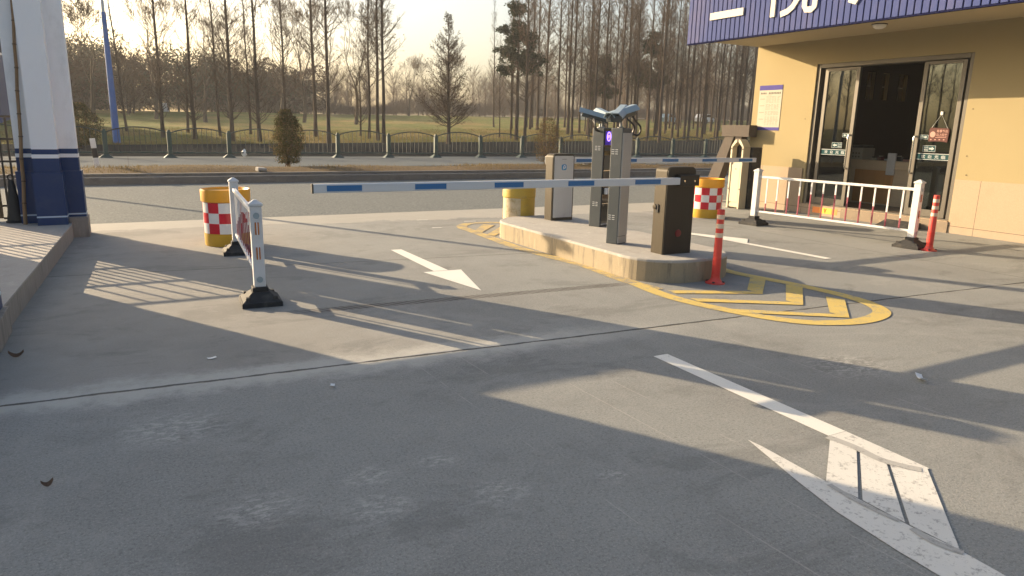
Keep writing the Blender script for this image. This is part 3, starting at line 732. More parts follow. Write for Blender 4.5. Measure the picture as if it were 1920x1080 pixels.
# ------------------------------------------------------------------ traffic island
def rrect(x0, x1, y0, y1, rad, k=8):
    out = []
    for cx, cy, a0, r in ((x1 - rad[0], y1 - rad[0], 0, rad[0]), (x0 + rad[1], y1 - rad[1], 90, rad[1]), (x0 + rad[2], y0 + rad[2], 180, rad[2]), (x1 - rad[3], y0 + rad[3], 270, rad[3])):
        for i in range(k + 1): a = R(a0 + 90 * i / k); out.append((cx + r * math.cos(a), cy + r * math.sin(a)))
    return out
ISZ = .25
t = thing('traffic_island', 'raised concrete island with rounded ends under the barrier machines', 'traffic island', (5.42, 7.6, 0))
pl = [(x - 5.42, y - 7.6) for x, y in rrect(4.735, 6.10, 5.645, 9.62, (.45, .62, .52, .55))]
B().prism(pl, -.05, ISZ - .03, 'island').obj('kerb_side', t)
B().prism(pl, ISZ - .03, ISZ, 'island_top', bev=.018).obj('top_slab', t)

# ------------------------------------------------------------------ barrier gates
def round_profile(w, h, r, k=6, x0=0):
    p = [(x0, 0), (x0 + w, 0)]
    for i in range(k + 1): a = R(90 * i / k); p.append((x0 + w - r + r * math.cos(a), h - r + r * math.sin(a)))
    for i in range(k + 1): a = R(90 + 90 * i / k); p.append((x0 + r + r * math.cos(a), h - r + r * math.sin(a)))
    return p
def badge(parent, x, y, z, s, m1, m2):
    """rounded square with a ring-and-stem mark"""
    bb = B(); bb.prism([(x + q[0], z + q[1]) for q in [(a - s / 2, c - s / 2) for a, c in rrect(0, s, 0, s, (s * .28,) * 4, 5)]], y - .003, y, m1, axis='y')
    o = bb.obj('badge', parent); bb = B()
    ring = [(x + s * .05 + s * .2 * math.cos(a), y - .004, z + s * .06 + s * .22 * math.sin(a)) for a in np.linspace(R(-150), R(180), 19)]
    bb.tube(ring, s * .075, m2, 6); bb.tube([(x - s * .15, y - .004, z + s * .06), (x - s * .15, y - .004, z - s * .34)], s * .075, m2, 6)
    bb.obj('badge_mark', o, smooth=True)

def barrier(label, x, y, w, d, h, front, arm_x0, arm_x1, stripes, arm_z, facing):
    t = thing('barrier_gate', label, 'barrier gate', (x, y, ISZ), 0, 'barrier gates on the island')
    side = 'box_bronze'
    B().prism(round_profile(w, h, .055), .012, d, side, axis='y').obj('cabinet', t, smooth=True)
    B().prism(round_profile(w - .012, h - .006, .05, x0=.006), 0, .0115, 'box_frame' if front == 'silver' else 'box_dark', axis='y').obj('front_panel', t, smooth=True)
    if front == 'silver':
        B().prism(round_profile(w - .05, h - .075, .02, x0=.025), -.008, -.0005, 'box_silver', axis='y').obj('front_cover', t).location = (0, 0, .045)
        badge(t, w * .5, -.0095, .79, .085, 'logo_blue', 'logo_white')
        B().box(w * .40, w * .60, -.0105, -.0085, .905, .909, 'ink').obj('maker_line', t)
    else:
        bb = B(); bb.lathe([(.042, 0), (.04, .008), (.03, .012), (0, .012)], 'button_red', n=20)
        o = bb.obj('red_button', t, smooth=True); o.rotation_euler = (R(90), 0, 0); o.location = (w * .5, -.0005, .235)
        bb = B(); bb.prism([(.12 + a, .50 + c) for a, c in rrect(-.012, .028, -.04, .055, (.018,) * 4, 5)], -.012, -.0005, 'black_rubber', axis='x'); bb.obj('card_slot', t)
        bb = B(); bb.lathe([(.03, 0), (.028, .02), (0, .024)], 'box_bronze', n=18, cap=False); o = bb.obj('lock_knob', t, smooth=True); o.rotation_euler = (0, R(-90), 0); o.location = (-.0005, .165, .52)
    # arm in its own clamp, in front of the panel
    az = arm_z - ISZ
    yo = 0 if facing < 0 else d + .105
    a = link(bpy.data.objects.new('arm', B().box(arm_x0 - x, arm_x1 - x, yo - .075, yo - .03, az - .038, az + .038, 'arm_white', bev=.006).mesh('arm')), t)
    for s0, s1 in stripes: B().box(s0 - x, s1 - x, yo - .0775, yo - .0752, az - .024, az + .024, 'arm_blue').obj('blue_strip', a)
    tip = arm_x0 if facing < 0 else arm_x1
    B().box(tip - x - .012 if facing < 0 else tip - x + .0005, tip - x - .0005 if facing < 0 else tip - x + .012, yo - .076, yo - .029, az - .04, az + .04, 'black_rubber').obj('end_cap', a)
    hx0, hx1 = (arm_x1 - x + .001, w - .01) if facing < 0 else (.02, arm_x0 - x - .001)
    bb = B(); bb.box(hx0, hx1, yo - .07 if facing < 0 else d + .0005, -.0005 if facing < 0 else d + .07, az - .055, az + .065, 'box_dark', bev=.006); o = bb.obj('arm_clamp', t); bb = B()
    for u in (.25, .75): bb.lathe([(.012, 0), (.011, .006), (0, .007)], 'chrome', n=12, cap=False); 
    for k, u in enumerate((.22, .74)):
        bb = B(); bb.lathe([(.013, 0), (.012, .006), (0, .007)], 'chrome', n=12, cap=False); q = bb.obj('bolt', o, smooth=True); q.rotation_euler = (R(90), 0, 0); q.location = (hx0 + (hx1 - hx0) * u, -.0705 if facing < 0 else d + .078, az)
    return t
barrier('barrier gate with dark front panel, its striped arm lowered across the entry lane', 5.155, 6.01, .41, .20, .965, 'dark', 1.33, 5.275,
        [(1.44, 1.74), (2.22, 2.52), (3.01, 3.32), (3.83, 4.14), (4.66, 5.0)], 1.068, -1)
barrier('barrier gate with silver front and blue badge, arm lowered toward the shop', 5.50, 8.96, .38, .20, .985, 'silver', 5.60, 9.90,
        [(6.06, 6.40), (6.88, 7.22), (7.75, 8.09), (8.62, 8.95), (9.47, 9.80)], 1.125, 1)

# ------------------------------------------------------------------ payment kiosks with plate cameras
def kiosk(label, x, y, rz, display):
    t = thing('parking_kiosk', label, 'parking kiosk', (x, y, ISZ), rz, 'slim parking kiosks on the island')
    w, d, h = .205, (.195 if display else .165), 1.37
    bb = B(); bb.box(0, w, .008, d, 0, h, 'kiosk_grey', bev=.008); body = bb.obj('body', t)
    if display:
        B().box(.012, w - .008, -.001, .0075, .03, h - .02, 'screen').obj('front_panel', t)
        s = B().box(.02, w - .016, -.004, -.0015, h - .23, h - .04, 'led_bg').obj('display', t)
        bb = B(); cx, cz = w * .5, h - .115
        bb.tube([(cx + .042 * math.cos(a), -.006, cz + .058 * math.sin(a)) for a in np.linspace(R(-120), R(235), 25)], .009, 'led', 6)
        bb.tube([(cx + .016 * math.cos(a), -.006, cz - .002 + .02 * math.sin(a)) for a in np.linspace(R(-30), R(250), 15)], .007, 'led', 6); bb.obj('lit_sign', s, smooth=True)
        for z0, z1 in ((h - .31, h - .26), (.62, .78), (.80, 1.0)): B().box(.022, w - .018, -.003, -.0013, z0, z1, 'cam_dark').obj('screen', t)
        for zz in (.79, .58, .33): B().box(.014, w - .01, -.006, -.0013, zz - .006, zz + .006, 'chrome').obj('trim', t)
        B().box(.05, .11, -.05, -.0013, .46, .55, 'white_plastic', bev=.01).obj('speaker_mic', t)
        B().box(.012, w - .01, -.02, -.0013, .03, .05, 'kiosk_silver').obj('ledge', t)
    else:
        B().box(.004, w - .004, -.004, .0075, .10, h - .055, 'kiosk_silver', bev=.002).obj('rear_door', t)
        B().box(.004, w - .004, -.003, .0075, .012, .092, 'kiosk_silver').obj('kick_plate', t)
    for zc in (h * .80, h * .235):
        bb = B()
        for i in range(2):
            for k in range(3): bb.box(-.0025, -.0003, .06 + i * .05, .06 + i * .05 + .036, zc + (k - 1) * .024 - .004, zc + (k - 1) * .024 + .004, 'pole_pale')
        bb.obj('vent_slots', t)
    return t, w, d, h
k1, w, d, h = kiosk('parking kiosk showing a lit violet display on its dark front', 5.80, 8.12, R(22), True)
k2, w, d, h = kiosk('parking kiosk showing its plain silver rear door', 5.105, 6.775, R(22), False)
def camera(parent, a, c, cable, stem):
    """tilted camera housing from a (low, inner) to c (high, outer), on a short stem, with a looping cable"""
    a = Vector(a); c = Vector(c); ax = (c - a).normalized(); up = Vector((0, 0, 1)); side = ax.cross(up).normalized(); top = side.cross(ax).normalized()
    Lc = (c - a).length
    def T(p): return a + ax * p[0] + side * p[1] + top * p[2]
    def ob(bb, nm, par): 
        bb.v = [tuple(T(v)) for v in bb.v]; return bb.obj(nm, par, smooth=True)
    body = ob(B().box(.0, Lc - .03, -.066, .066, -.072, .004, 'cam_dark', bev=.008), 'camera_body', parent)
    prof = [(-.085, -.022), (-.080, -.004), (-.036, .040), (.036, .040), (.080, -.004), (.085, -.022), (.080, -.022), (.075, -.006), (.033, .035), (-.033, .035), (-.075, -.006), (-.080, -.022)]
    ob(B().prism(prof, -.02, Lc + .02, 'cam_shell', axis='x'), 'sun_shield', body)
    ob(B().prism([(-.05 * math.cos(q), -.012 + .032 * math.sin(q)) for q in np.linspace(0, 2 * math.pi, 16)[:-1]], Lc - .0295, Lc - .02, 'screen', axis='x'), 'lens', body)
    s0 = Vector(stem); tp = a.lerp(c, .45) - top * .0725
    bb = B(); bb.tube([s0, s0 + Vector((0, 0, .06)), tp], .018, 'kiosk_silver', 10); bb.lathe([(.04, s0.z), (.04, s0.z + .012), (.02, s0.z + .016)], 'kiosk_silver', s0.x, s0.y, 14); bb.obj('stem', parent, smooth=True)
    B().tube(smooth3(cable), .012, 'cable', 7).obj('cable', parent, smooth=True)
def smooth3(pts, k=6):
    out = []
    for i in range(len(pts) - 1):
        p0, p1, p2, p3 = (np.array(pts[j]) for j in (max(i - 1, 0), i, i + 1, min(i + 2, len(pts) - 1)))
        for j in range(k):
            q = j / k; out.append(tuple(.5 * (2 * p1 + (p2 - p0) * q + (2 * p0 - 5 * p1 + 4 * p2 - p3) * q * q + (3 * p1 - p0 - 3 * p2 + p3) * q ** 3)))
    return out + [tuple(pts[-1])]
camera(k1, (0.117, -0.004, 1.525), (0.298, 0.311, 1.605), [(0.258, 0.241, 1.535), (.10, .26, 1.48), (-.05, .14, 1.44), (-.095, .09, 1.375), (-.06, .08, 1.33), (-.003, .09, 1.325)], (.12, .12, 1.37))
camera(k2, (-0.124, 0.12, 1.505), (0.281, 0.054, 1.605), [(0.251, 0.054, 1.535), (0.29100000000000004, 0.024, 1.46), (0.371, .0, 1.40), (0.381, .0, 1.33), (0.331, .02, 1.29), (.206, .08, 1.335)], (.10, .10, 1.37))
def smooth3(pts, k=6):
    out = []
    for i in range(len(pts) - 1):
        p0, p1, p2, p3 = (np.array(pts[j]) for j in (max(i - 1, 0), i, i + 1, min(i + 2, len(pts) - 1)))
        for j in range(k):
            q = j / k; out.append(tuple(.5 * (2 * p1 + (p2 - p0) * q + (2 * p0 - 5 * p1 + 4 * p2 - p3) * q * q + (3 * p1 - p0 - 3 * p2 + p3) * q ** 3)))
    return out + [tuple(pts[-1])]
camera(k1, (.115, .02, 1.50), (-.11, .34, 1.60), [(-.08, .25, 1.53), (-.11, .12, 1.49), (-.165, .06, 1.43), (-.165, .05, 1.36), (-.09, .08, 1.335), (-.003, .1, 1.33)], (.06, .12, 1.37))
camera(k2, (-.14, .03, 1.50), (.21, .15, 1.60), [(.18, .12, 1.53), (.205, .06, 1.46), (.285, .03, 1.40), (.30, .05, 1.325), (.255, .06, 1.285), (.206, .1, 1.335)], (.10, .10, 1.37))

# ------------------------------------------------------------------ shop building
XW, Y1, Y0 = 12.28, 11.65, -6.0
t = shop = thing('shop_building', 'yellow rendered shop with a violet ribbed canopy and glass doors', 'building', (XW, 3, 0))
def lp(x): return x - XW
def ly(y): return y - 3
DY0, DY1, DZ0, DZ1 = 7.03, 10.07, .2, 2.96
bb = B()
bb.box(0, .22, ly(DY1), ly(Y1), 0, 3.42, 'render'); bb.box(0, .22, ly(Y0), ly(DY0), 0, 3.42, 'render'); bb.box(0, .22, ly(DY0), ly(DY1), DZ1, 3.42, 'render')
ew = [(15.72, 16.05), (16.32, 16.58), (16.92, 17.3)]
def holed(bb, y0, y1, z0, z1, x0, x1, m):
    xs_ = [x0] + [lp(q) for w_ in ew for q in w_] + [x1]
    bb.box(x0, x1, y0, y1, z0, 2.45, m); bb.box(x0, x1, y0, y1, 3.08, z1, m)
    for k in range(0, len(xs_), 2): bb.box(xs_[k], xs_[k + 1], y0, y1, 2.45, 3.08, m)
holed(bb, ly(Y1) - .2, ly(Y1), 0, 3.42, .22, 6, 'render'); bb.box(.22, 6, ly(Y0), ly(Y0) + .2, 0, 3.42, 'render')
bb.obj('wall', shop)
bb = B(); bb.box(-.03, -.001, ly(DY1) + .06, ly(Y1) + .03, 0, .91, 'granite', bev=.004); bb.box(-.03, -.001, ly(Y0), ly(DY0) - .02, 0, .91, 'granite', bev=.004); bb.box(-.0305, .25, ly(Y1) + .0005, ly(Y1) + .03, 0, .91, 'granite')
bb.obj('stone_wainscot', shop)
bb = B(); bb.box(-.05, .0, ly(9.1), ly(DY1) + .06, 0, DZ0 - .012, 'granite'); bb.box(-.05, 0, ly(DY0) - .02, ly(9.1), 0, DZ0 - .012, 'tile_red'); bb.box(-.055, .25, ly(DY0), ly(DY1), DZ0 - .012, DZ0, 'granite')
step = bb.obj('doorstep', shop)
bb = B(); bb.box(-.052, -.0505, ly(9.17), ly(9.75), .045, .165, 'orange'); bb.box(-.0535, -.0522, ly(9.30), ly(9.58), .05, .16, 'amber')
bb.tube([(-.0545, ly(9.475), .145), (-.0545, ly(9.45), .07), (-.0545, ly(9.425), .145)], .006, 'ink', 5); bb.obj('step_sticker', step)
# canopy: soffit slab, ribbed fascia
XF = 10.3
bb = B(); bb.box(lp(XF) + .06, 6.2, ly(Y0), ly(Y1) + .02, 3.42, 3.56, 'soffit'); bb.obj('canopy_soffit', shop)
bb = B(); bb.box(lp(XF) + .06, 6.2, ly(Y0), ly(Y1) + .02, 3.561, 4.7, 'hall_roof'); bb.obj('roof', shop)
ribs = B(); yy = Y1 + .05; k = 0
ribs.box(lp(XF) + .012, lp(XF) + .058, ly(Y0), ly(Y1) + .05, 3.335, 4.7, 'fascia_gap')
while yy > Y0:
    ribs.box(lp(XF), lp(XF) + .03, ly(yy - .098), ly(yy), 3.34, 4.7, 'fascia', bev=.006); yy -= .118
fas = ribs.obj('ribbed_fascia', shop)
bb = B(); bb.box(lp(XF) - .006, lp(XF) + .062, ly(Y0), ly(Y1) + .066, 3.315, 3.334, 'fascia_gap'); bb.obj('fascia_trim', shop)
for (fy, fz) in ((6.92, 2.06), (6.90, 1.30), (6.86, .99), (10.22, 1.9)):
    B().box(-.006, -.0005, ly(fy) - .012, ly(fy) + .012, fz - .009, fz + .009, 'gate_rust', bev=.002).obj('wall_plug', shop)
# raised letters
def text_mesh(s, size, ext, offset=0., name='lettering'):
    cu = bpy.data.curves.new(name, 'FONT'); cu.body = s; cu.size = size; cu.extrude = ext; cu.offset = offset; cu.align_x = 'LEFT'; cu.fill_mode = 'BOTH'
    o = bpy.data.objects.new(name, cu); COL.objects.link(o); dg = bpy.context.evaluated_depsgraph_get(); dg.update()
    me = bpy.data.meshes.new_from_object(o.evaluated_get(dg)); bpy.data.objects.remove(o); bpy.data.curves.remove(cu); return me
def place_text(s, name, parent, m, h, x, y_left, z_bottom, w=None, ext=.02, offset=0., label=None):
    """text on a -X facing plane: reads toward -Y; fitted to height h (and width w)"""
    me = text_mesh(s, 1.0, ext, offset, name); me.materials.clear(); me.materials.append(MT[m])
    n = len(me.vertices); co = np.empty(n * 3, np.float32); me.vertices.foreach_get('co', co); co = co.reshape(-1, 3)
    mn, mx = co.min(0), co.max(0); sy = h / (mx[1] - mn[1]); sx = (w / (mx[0] - mn[0])) if w else sy
    out = np.stack([x - co[:, 2], y_left - (co[:, 0] - mn[0]) * sx, z_bottom + (co[:, 1] - mn[1]) * sy], 1)
    me.vertices.foreach_set('co', out.astype(np.float32).ravel()); me.update()
    o = link(bpy.data.objects.new(name, me), parent)
    if label: o['label'] = label
    return o
lx = lp(XF) - .03
bb = B(); bb.box(lx, lx + .028, ly(10.20), ly(11.06), 3.725, 3.855, 'letter'); bb.box(lx, lx + .028, ly(10.30), ly(10.96), 4.28, 4.41, 'letter'); bb.obj('sign_letter', fas)
def strokes(parent, y_left, z_bottom, w, h, paths, wd):
    """raised sign character made of flat bent bars; paths run in a unit square, x to the reader's right"""
    b = B()
    for q, pth in enumerate(paths):
        pts = [(p_[0] * w, p_[1] * h) for p_ in pth]; L = len(pts); nrm = []
        for i_ in range(L):
            a_ = Vector(pts[max(i_ - 1, 0)]); c_ = Vector(pts[min(i_ + 1, L - 1)]); t_ = (c_ - a_).normalized(); nrm.append(Vector((-t_.y, t_.x)) * wd / 2)
        left = [(p_[0] + n_.x, p_[1] + n_.y) for p_, n_ in zip(pts, nrm)]; right = [(p_[0] - n_.x, p_[1] - n_.y) for p_, n_ in zip(pts, nrm)]
        poly = left + right[::-1]; b.prism([(y_left - a_, z_bottom + c_) for a_, c_ in poly], lx + .0012 * q, lx + .029, 'letter', axis='x')
    return b.obj('sign_letter', parent)
strokes(fas, ly(9.56), 3.575, .96, .98, [
    [(.06, .03), (.06, .95)], [(.12, .93), (.36, .93), (.24, .68), (.36, .52), (.33, .38), (.20, .37)],
    [(.70, 1.02), (.70, .88)], [(.46, .70), (.46, .84), (.98, .84), (.96, .72)], [(.54, .64), (.90, .64)], [(.44, .45), (1.0, .45)],
    [(.62, .42), (.60, .28), (.50, .15), (.25, .06)][:3] + [(.40, .09), (.24, .055)], [(.76, .42), (.76, .13), (.80, .07), (.92, .06), (.97, .10), (.98, .22)]], .10)
strokes(fas, ly(8.29), 3.60, .96, .98, [[(.5, 1.0), (.5, .12), (.46, .05), (.34, .10)], [(.27, .66), (.20, .45), (.06, .28)], [(.72, .66), (.82, .48), (.95, .28)]], .10)
# soffit lamp (rests on the soffit: a thing of its own)
t = thing('ceiling_lamp', 'round white lamp fixed under the shop canopy', 'lamp', (11.27, 8.09, 3.42))
B().lathe([(.125, 0), (.125, -.012), (.115, -.016)], 'box_frame', n=28).obj('rim', t, smooth=True); B().lathe([(.108, -.0165), (.10, -.05), (.06, -.075), (0, -.08)], 'lamp', n=28, cap=False).obj('shade', t, smooth=True)
# door
door = link(bpy.data.objects.new('door_frame', B().box(.03, .15, ly(DY0), ly(DY0) + .075, DZ0, DZ1, 'alu', bev=.004).mesh('door_frame')), shop)
bb = B(); bb.box(.03, .15, ly(DY1) - .075, ly(DY1), DZ0, DZ1, 'alu', bev=.004); bb.box(.03, .15, ly(DY0) + .076, ly(DY1) - .076, DZ1 - .08, DZ1, 'alu', bev=.004); bb.box(.03, .15, ly(DY0) + .076, ly(DY1) - .076, DZ0 + .0005, DZ0 + .02, 'alu'); bb.box(.152, .2, ly(DY0), ly(DY1), DZ1 - .09, DZ1, 'door_dark'); bb.box(.152, .2, ly(DY1) - .14, ly(DY1), DZ0, DZ1 - .091, 'door_dark'); bb.box(.152, .2, ly(DY0), ly(DY0) + .09, DZ0, DZ1 - .091, 'door_dark')
bb.obj('door_head', shop)
def leaf(y0, y1, hy, arrow_left):
    """sliding glass leaf with frame, pane, handle and stickers"""
    z0, z1 = DZ0 + .025, DZ1 - .095; x0, x1 = .06, .115; f = .075
    bb = B(); bb.box(x0, x1, ly(y0), ly(y0) + f, z0, z1, 'alu', bev=.004); bb.box(x0, x1, ly(y1) - f, ly(y1), z0, z1, 'alu', bev=.004)
    bb.box(x0, x1, ly(y0) + f, ly(y1) - f, z1 - .055, z1, 'alu'); bb.box(x0, x1, ly(y0) + f, ly(y1) - f, z0, z0 + .12, 'alu'); d = bb.obj('door', shop)
    g = B().box(.083, .092, ly(y0) + f, ly(y1) - f, z0 + .12, z1 - .055, 'glass').obj('glass_pane', d)
    zz = np.linspace(0, 1, 9); pts = [(x0 - .001, hy, 1.60), (x0 - .05, hy, 1.595), (x0 - .06, hy, 1.56)] + [(x0 - .06, hy, 1.56 - .56 * q) for q in zz[1:]] + [(x0 - .05, hy, .965), (x0 - .001, hy, .96)]
    B().tube(pts, .017, 'chrome', 10).obj('handle', d, smooth=True)
    xs_ = .0815
    bb = B(); bb.box(xs_ - .001, xs_, ly(y0) + f, ly(y1) - f, 1.205, 1.315, 'sticker'); st = bb.obj('sticker', d)
    bb = B(); bb.box(xs_ - .0025, xs_ - .0015, ly(y0) + f, ly(y1) - f, 1.305, 1.315, 'print_white'); bb.box(xs_ - .0025, xs_ - .0015, ly(y0) + f, ly(y1) - f, 1.205, 1.213, 'print_white'); bb.obj('sticker_line', st)
    wv = (y1 - y0) - 2 * f
    for k_, ch_ in enumerate('欢迎光临'):
        place_text(ch_, 'sticker_lettering', st, 'print_white', .062, xs_ - .0018, ly(y1) - f - wv * (.15 + .205 * k_), 1.229, w=.075, ext=.0005, offset=.012)
    for (ya, za, w_, h_) in ((arrow_left[0], 1.345, .23, .105), (arrow_left[1], 1.555, .165, .075)):
        bb = B(); bb.box(xs_ - .001, xs_, ly(ya) - w_, ly(ya), za, za + h_, 'sticker'); s2 = bb.obj('sticker', d)
        bb = B(); e = .005
        for q in ((ly(ya) - w_, ly(ya), za, za + e), (ly(ya) - w_, ly(ya), za + h_ - e, za + h_), (ly(ya) - w_, ly(ya) - w_ + e, za + e, za + h_ - e), (ly(ya) - e, ly(ya), za + e, za + h_ - e)): bb.box(xs_ - .0022, xs_ - .0012, *q, 'print_white')
        sgn = arrow_left[2]; ac = ly(ya) - w_ * (.30 if sgn > 0 else .70); zc = za + h_ / 2; u = w_ * .2
        bb.prism([(ac + sgn * u, zc), (ac, zc + h_ * .3), (ac, zc + h_ * .13), (ac - sgn * u, zc + h_ * .13), (ac - sgn * u, zc - h_ * .13), (ac, zc - h_ * .13), (ac, zc - h_ * .3)], xs_ - .0025, xs_ - .0012, 'print_white', axis='x'); bb.obj('arrow_print', s2)
        yl = ly(ya) - w_ * (.56 if sgn > 0 else .08)
        place_text('左右', 'sticker_lettering', s2, 'print_white', h_ * .3, xs_ - .0015, yl, za + h_ * .54, w=w_ * .36, ext=.0004, offset=.01); place_text('推拉', 'sticker_lettering', s2, 'print_white', h_ * .3, xs_ - .0015, yl, za + h_ * .14, w=w_ * .36, ext=.0004, offset=.01)
    return d
leaf(9.13, 9.90, ly(9.175), (9.58, 9.36, 1))
leaf(7.16, 7.89, ly(7.855), (7.72, 7.815, -1))
# hanging sign on the door glass
t = thing('hanging_sign', 'small dark red notice hanging on a cord from the glass door', 'sign', (XW + .06, 7.46, 1.52))
bb = B(); bb.prism([(.165, 0), (.17, .2), (.15, .235), (-.15, .225), (-.175, .2), (-.165, -.01), (-.05, .005)], -.006, .006, 'sign_red', axis='x'); bb.obj('board', t)
B().tube([(0, .14, .23), (0, 0, .455), (0, -.14, .222)], .004, 'print_white', 5).obj('cord', t); B().box(-.006, .016, -.022, .022, .445, .505, 'white_plastic', bev=.004).obj('hook', t)
bb = B(); bb.lathe([(.05, 0), (.048, .003), (0, .004)], 'sign_pink', n=20, cap=False); o = bb.obj('round_print', t, smooth=True); o.rotation_euler = (0, R(-90), 0); o.location = (-.007, .10, .12)
place_text('有事外出', 'notice_lettering', t, 'sign_pink', .048, -.0068, .04, .155, w=.19, ext=.0005, offset=.012); place_text('马上回来', 'notice_lettering', t, 'sign_pink', .048, -.0068, .04, .09, w=.19, ext=.0005, offset=.012)
bb = B(); bb.box(-.0075, -.0065, -.14, .05, .068, .076, 'sign_pink')
for k in range(4): bb.box(-.0075, -.0065, .11 - .075 * k, .135 - .075 * k, .025, .042, 'sign_pink')
bb.obj('notice_line', t)
# poster on the wall
t = thing('wall_poster', 'tall cream notice sheet with violet bands pasted on the yellow wall', 'poster', (XW - .002, 11.18, 1.66))
B().box(-.006, 0, -.31, .31, .065, .84, 'paper').obj('sheet', t); B().box(-.006, 0, -.31, .31, .8405, .94, 'poster_blue').obj('colour_band', t); B().box(-.006, 0, -.31, .31, 0, .0645, 'poster_blue').obj('colour_band', t)
bb = B(); g = random.Random(5)
yq = .27
for k in range(13):
    if k == 4: yq -= .055; continue
    wq = .034; bb.box(-.0075, -.0062, yq - wq, yq, .775, .785, 'ink'); bb.box(-.0075, -.0062, yq - wq * .6, yq - wq * .35, .762, .80, 'ink'); bb.box(-.0075, -.0062, yq - wq, yq, .758, .764, 'ink'); yq -= .0415
bb.obj('title_print', t); bb = B()
bb.box(-.0075, -.0062, -.04, .06, .735, .741, 'grey_ink')
for k in range(26):
    z_ = .70 - k * .0235
    if k in (6, 12, 17): continue
    a = .26 if k % 6 else .26; 
    if k % 6 == 2: bb.box(-.0075, -.0062, .14, .27, z_, z_ + .009, 'grey_ink')
    for q in range(5):
        s_ = .10 - q * .075; bb.box(-.0075, -.0062, s_ - g.uniform(.035, .072), s_, z_, z_ + g.uniform(.004, .007), 'grey_ink')
bb.obj('small_print', t)
# shop interior
bb = B(); bb.box(.22, 6, ly(Y0) + .2, ly(Y1) - .2, .14, .198, 'room_floor'); bb.obj('floor', shop)
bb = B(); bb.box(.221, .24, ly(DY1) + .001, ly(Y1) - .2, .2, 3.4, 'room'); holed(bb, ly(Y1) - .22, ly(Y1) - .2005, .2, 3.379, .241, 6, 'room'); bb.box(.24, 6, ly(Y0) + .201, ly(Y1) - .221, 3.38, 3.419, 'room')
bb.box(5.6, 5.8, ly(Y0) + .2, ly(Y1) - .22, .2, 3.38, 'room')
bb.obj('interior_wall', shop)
bb = B()
for a, c in ew: bb.box(lp(a), lp(c), ly(Y1) - .12, ly(Y1) - .08, 2.75, 2.78, 'alu'); bb.box(lp((a + c) / 2) - .015, lp((a + c) / 2) + .015, ly(Y1) - .119, ly(Y1) - .081, 2.45, 3.08, 'alu')
wb = bb.obj('window_bars', shop)
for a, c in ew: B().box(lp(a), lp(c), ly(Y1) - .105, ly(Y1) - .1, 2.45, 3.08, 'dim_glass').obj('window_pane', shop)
t = thing('shop_counter', 'wooden counter with an orange front panel inside the shop doorway', 'counter', (13.6, 9.45, .2))
B().box(.0, .6, -.85, .75, .74, .90, 'wood_light', bev=.006).obj('top', t); B().box(.03, .58, -.85, .70, 0, .739, 'wood_light').obj('body', t); B().box(.01, .029, -.42, .45, .03, .70, 'wood_orange', bev=.003).obj('front_panel', t)
B().box(-.02, .03, -.44, -.26, .62, 1.06, 'white_plastic', bev=.015).obj('side_shield', t)
t = thing('printer', 'pale boxy printer with a keypad on the end of the shop counter', 'printer', (13.75, 9.93, 1.101))
B().box(-.15, .25, -.16, .15, 0, .24, 'paper', bev=.012).obj('body', t); B().box(-.14, .2, -.15, .14, .241, .30, 'cam_dark', bev=.01).obj('lid', t); bb = B()
for i in range(2):
    for k in range(3): bb.box(-.153, -.1505, -.10 + k * .07, -.065 + k * .07, .04 + i * .07, .075 + i * .07, 'grey_ink')
bb.obj('keypad', t)
g = random.Random(3)
for k in range(7):
    y_ = 9.62 - k * .14; hh = g.uniform(.03, .10)
    bb = B(); bb.box(-.05, .05, -.055, .055, 0, hh, ['paper', 'room_red', 'white_plastic', 'wood_light', 'cam_dark', 'sign_pink', 'room_red'][k], bev=.006); bb.box(-.03, .03, -.03, .03, hh + .0005, hh + .02, ['ink', 'paper', 'cam_dark', 'ink', 'paper', 'ink', 'paper'][k])
    o = bb.obj('carton', None); o.location = (13.76 + g.uniform(-.05, .1), y_, 1.1015); o.rotation_euler = (0, 0, g.uniform(-.5, .5))
    tag(o, ['cream small carton beside the printer', 'red small carton on the counter next to the cream one', 'white small carton in the middle of the counter', 'tan small carton on the shop counter', 'black small carton on the counter near the white shield', 'pink small carton on the counter behind the white shield', 'red small carton at the far end of the counter'][k], 'carton', 'small cartons on the shop counter')
b = B(); b.box(-.01, .01, -.55, .55, -.5, .5, 'room_red'); o = b.obj('shop_banner'); o.location = (17.0, 8.6, 1.6); tag(o, 'dark red cloth banner deep inside the shop', 'banner')
# rubber ramp at the doorstep
b = B(); b.prism([(0, 0), (.36, 0), (.36, .11), (.32, .11)], 0, .65, 'black_rubber', axis='y'); o = b.obj('kerb_ramp'); o.location = (11.845, 7.45, .001); tag(o, 'small black rubber ramp lying against the doorstep', 'ramp')

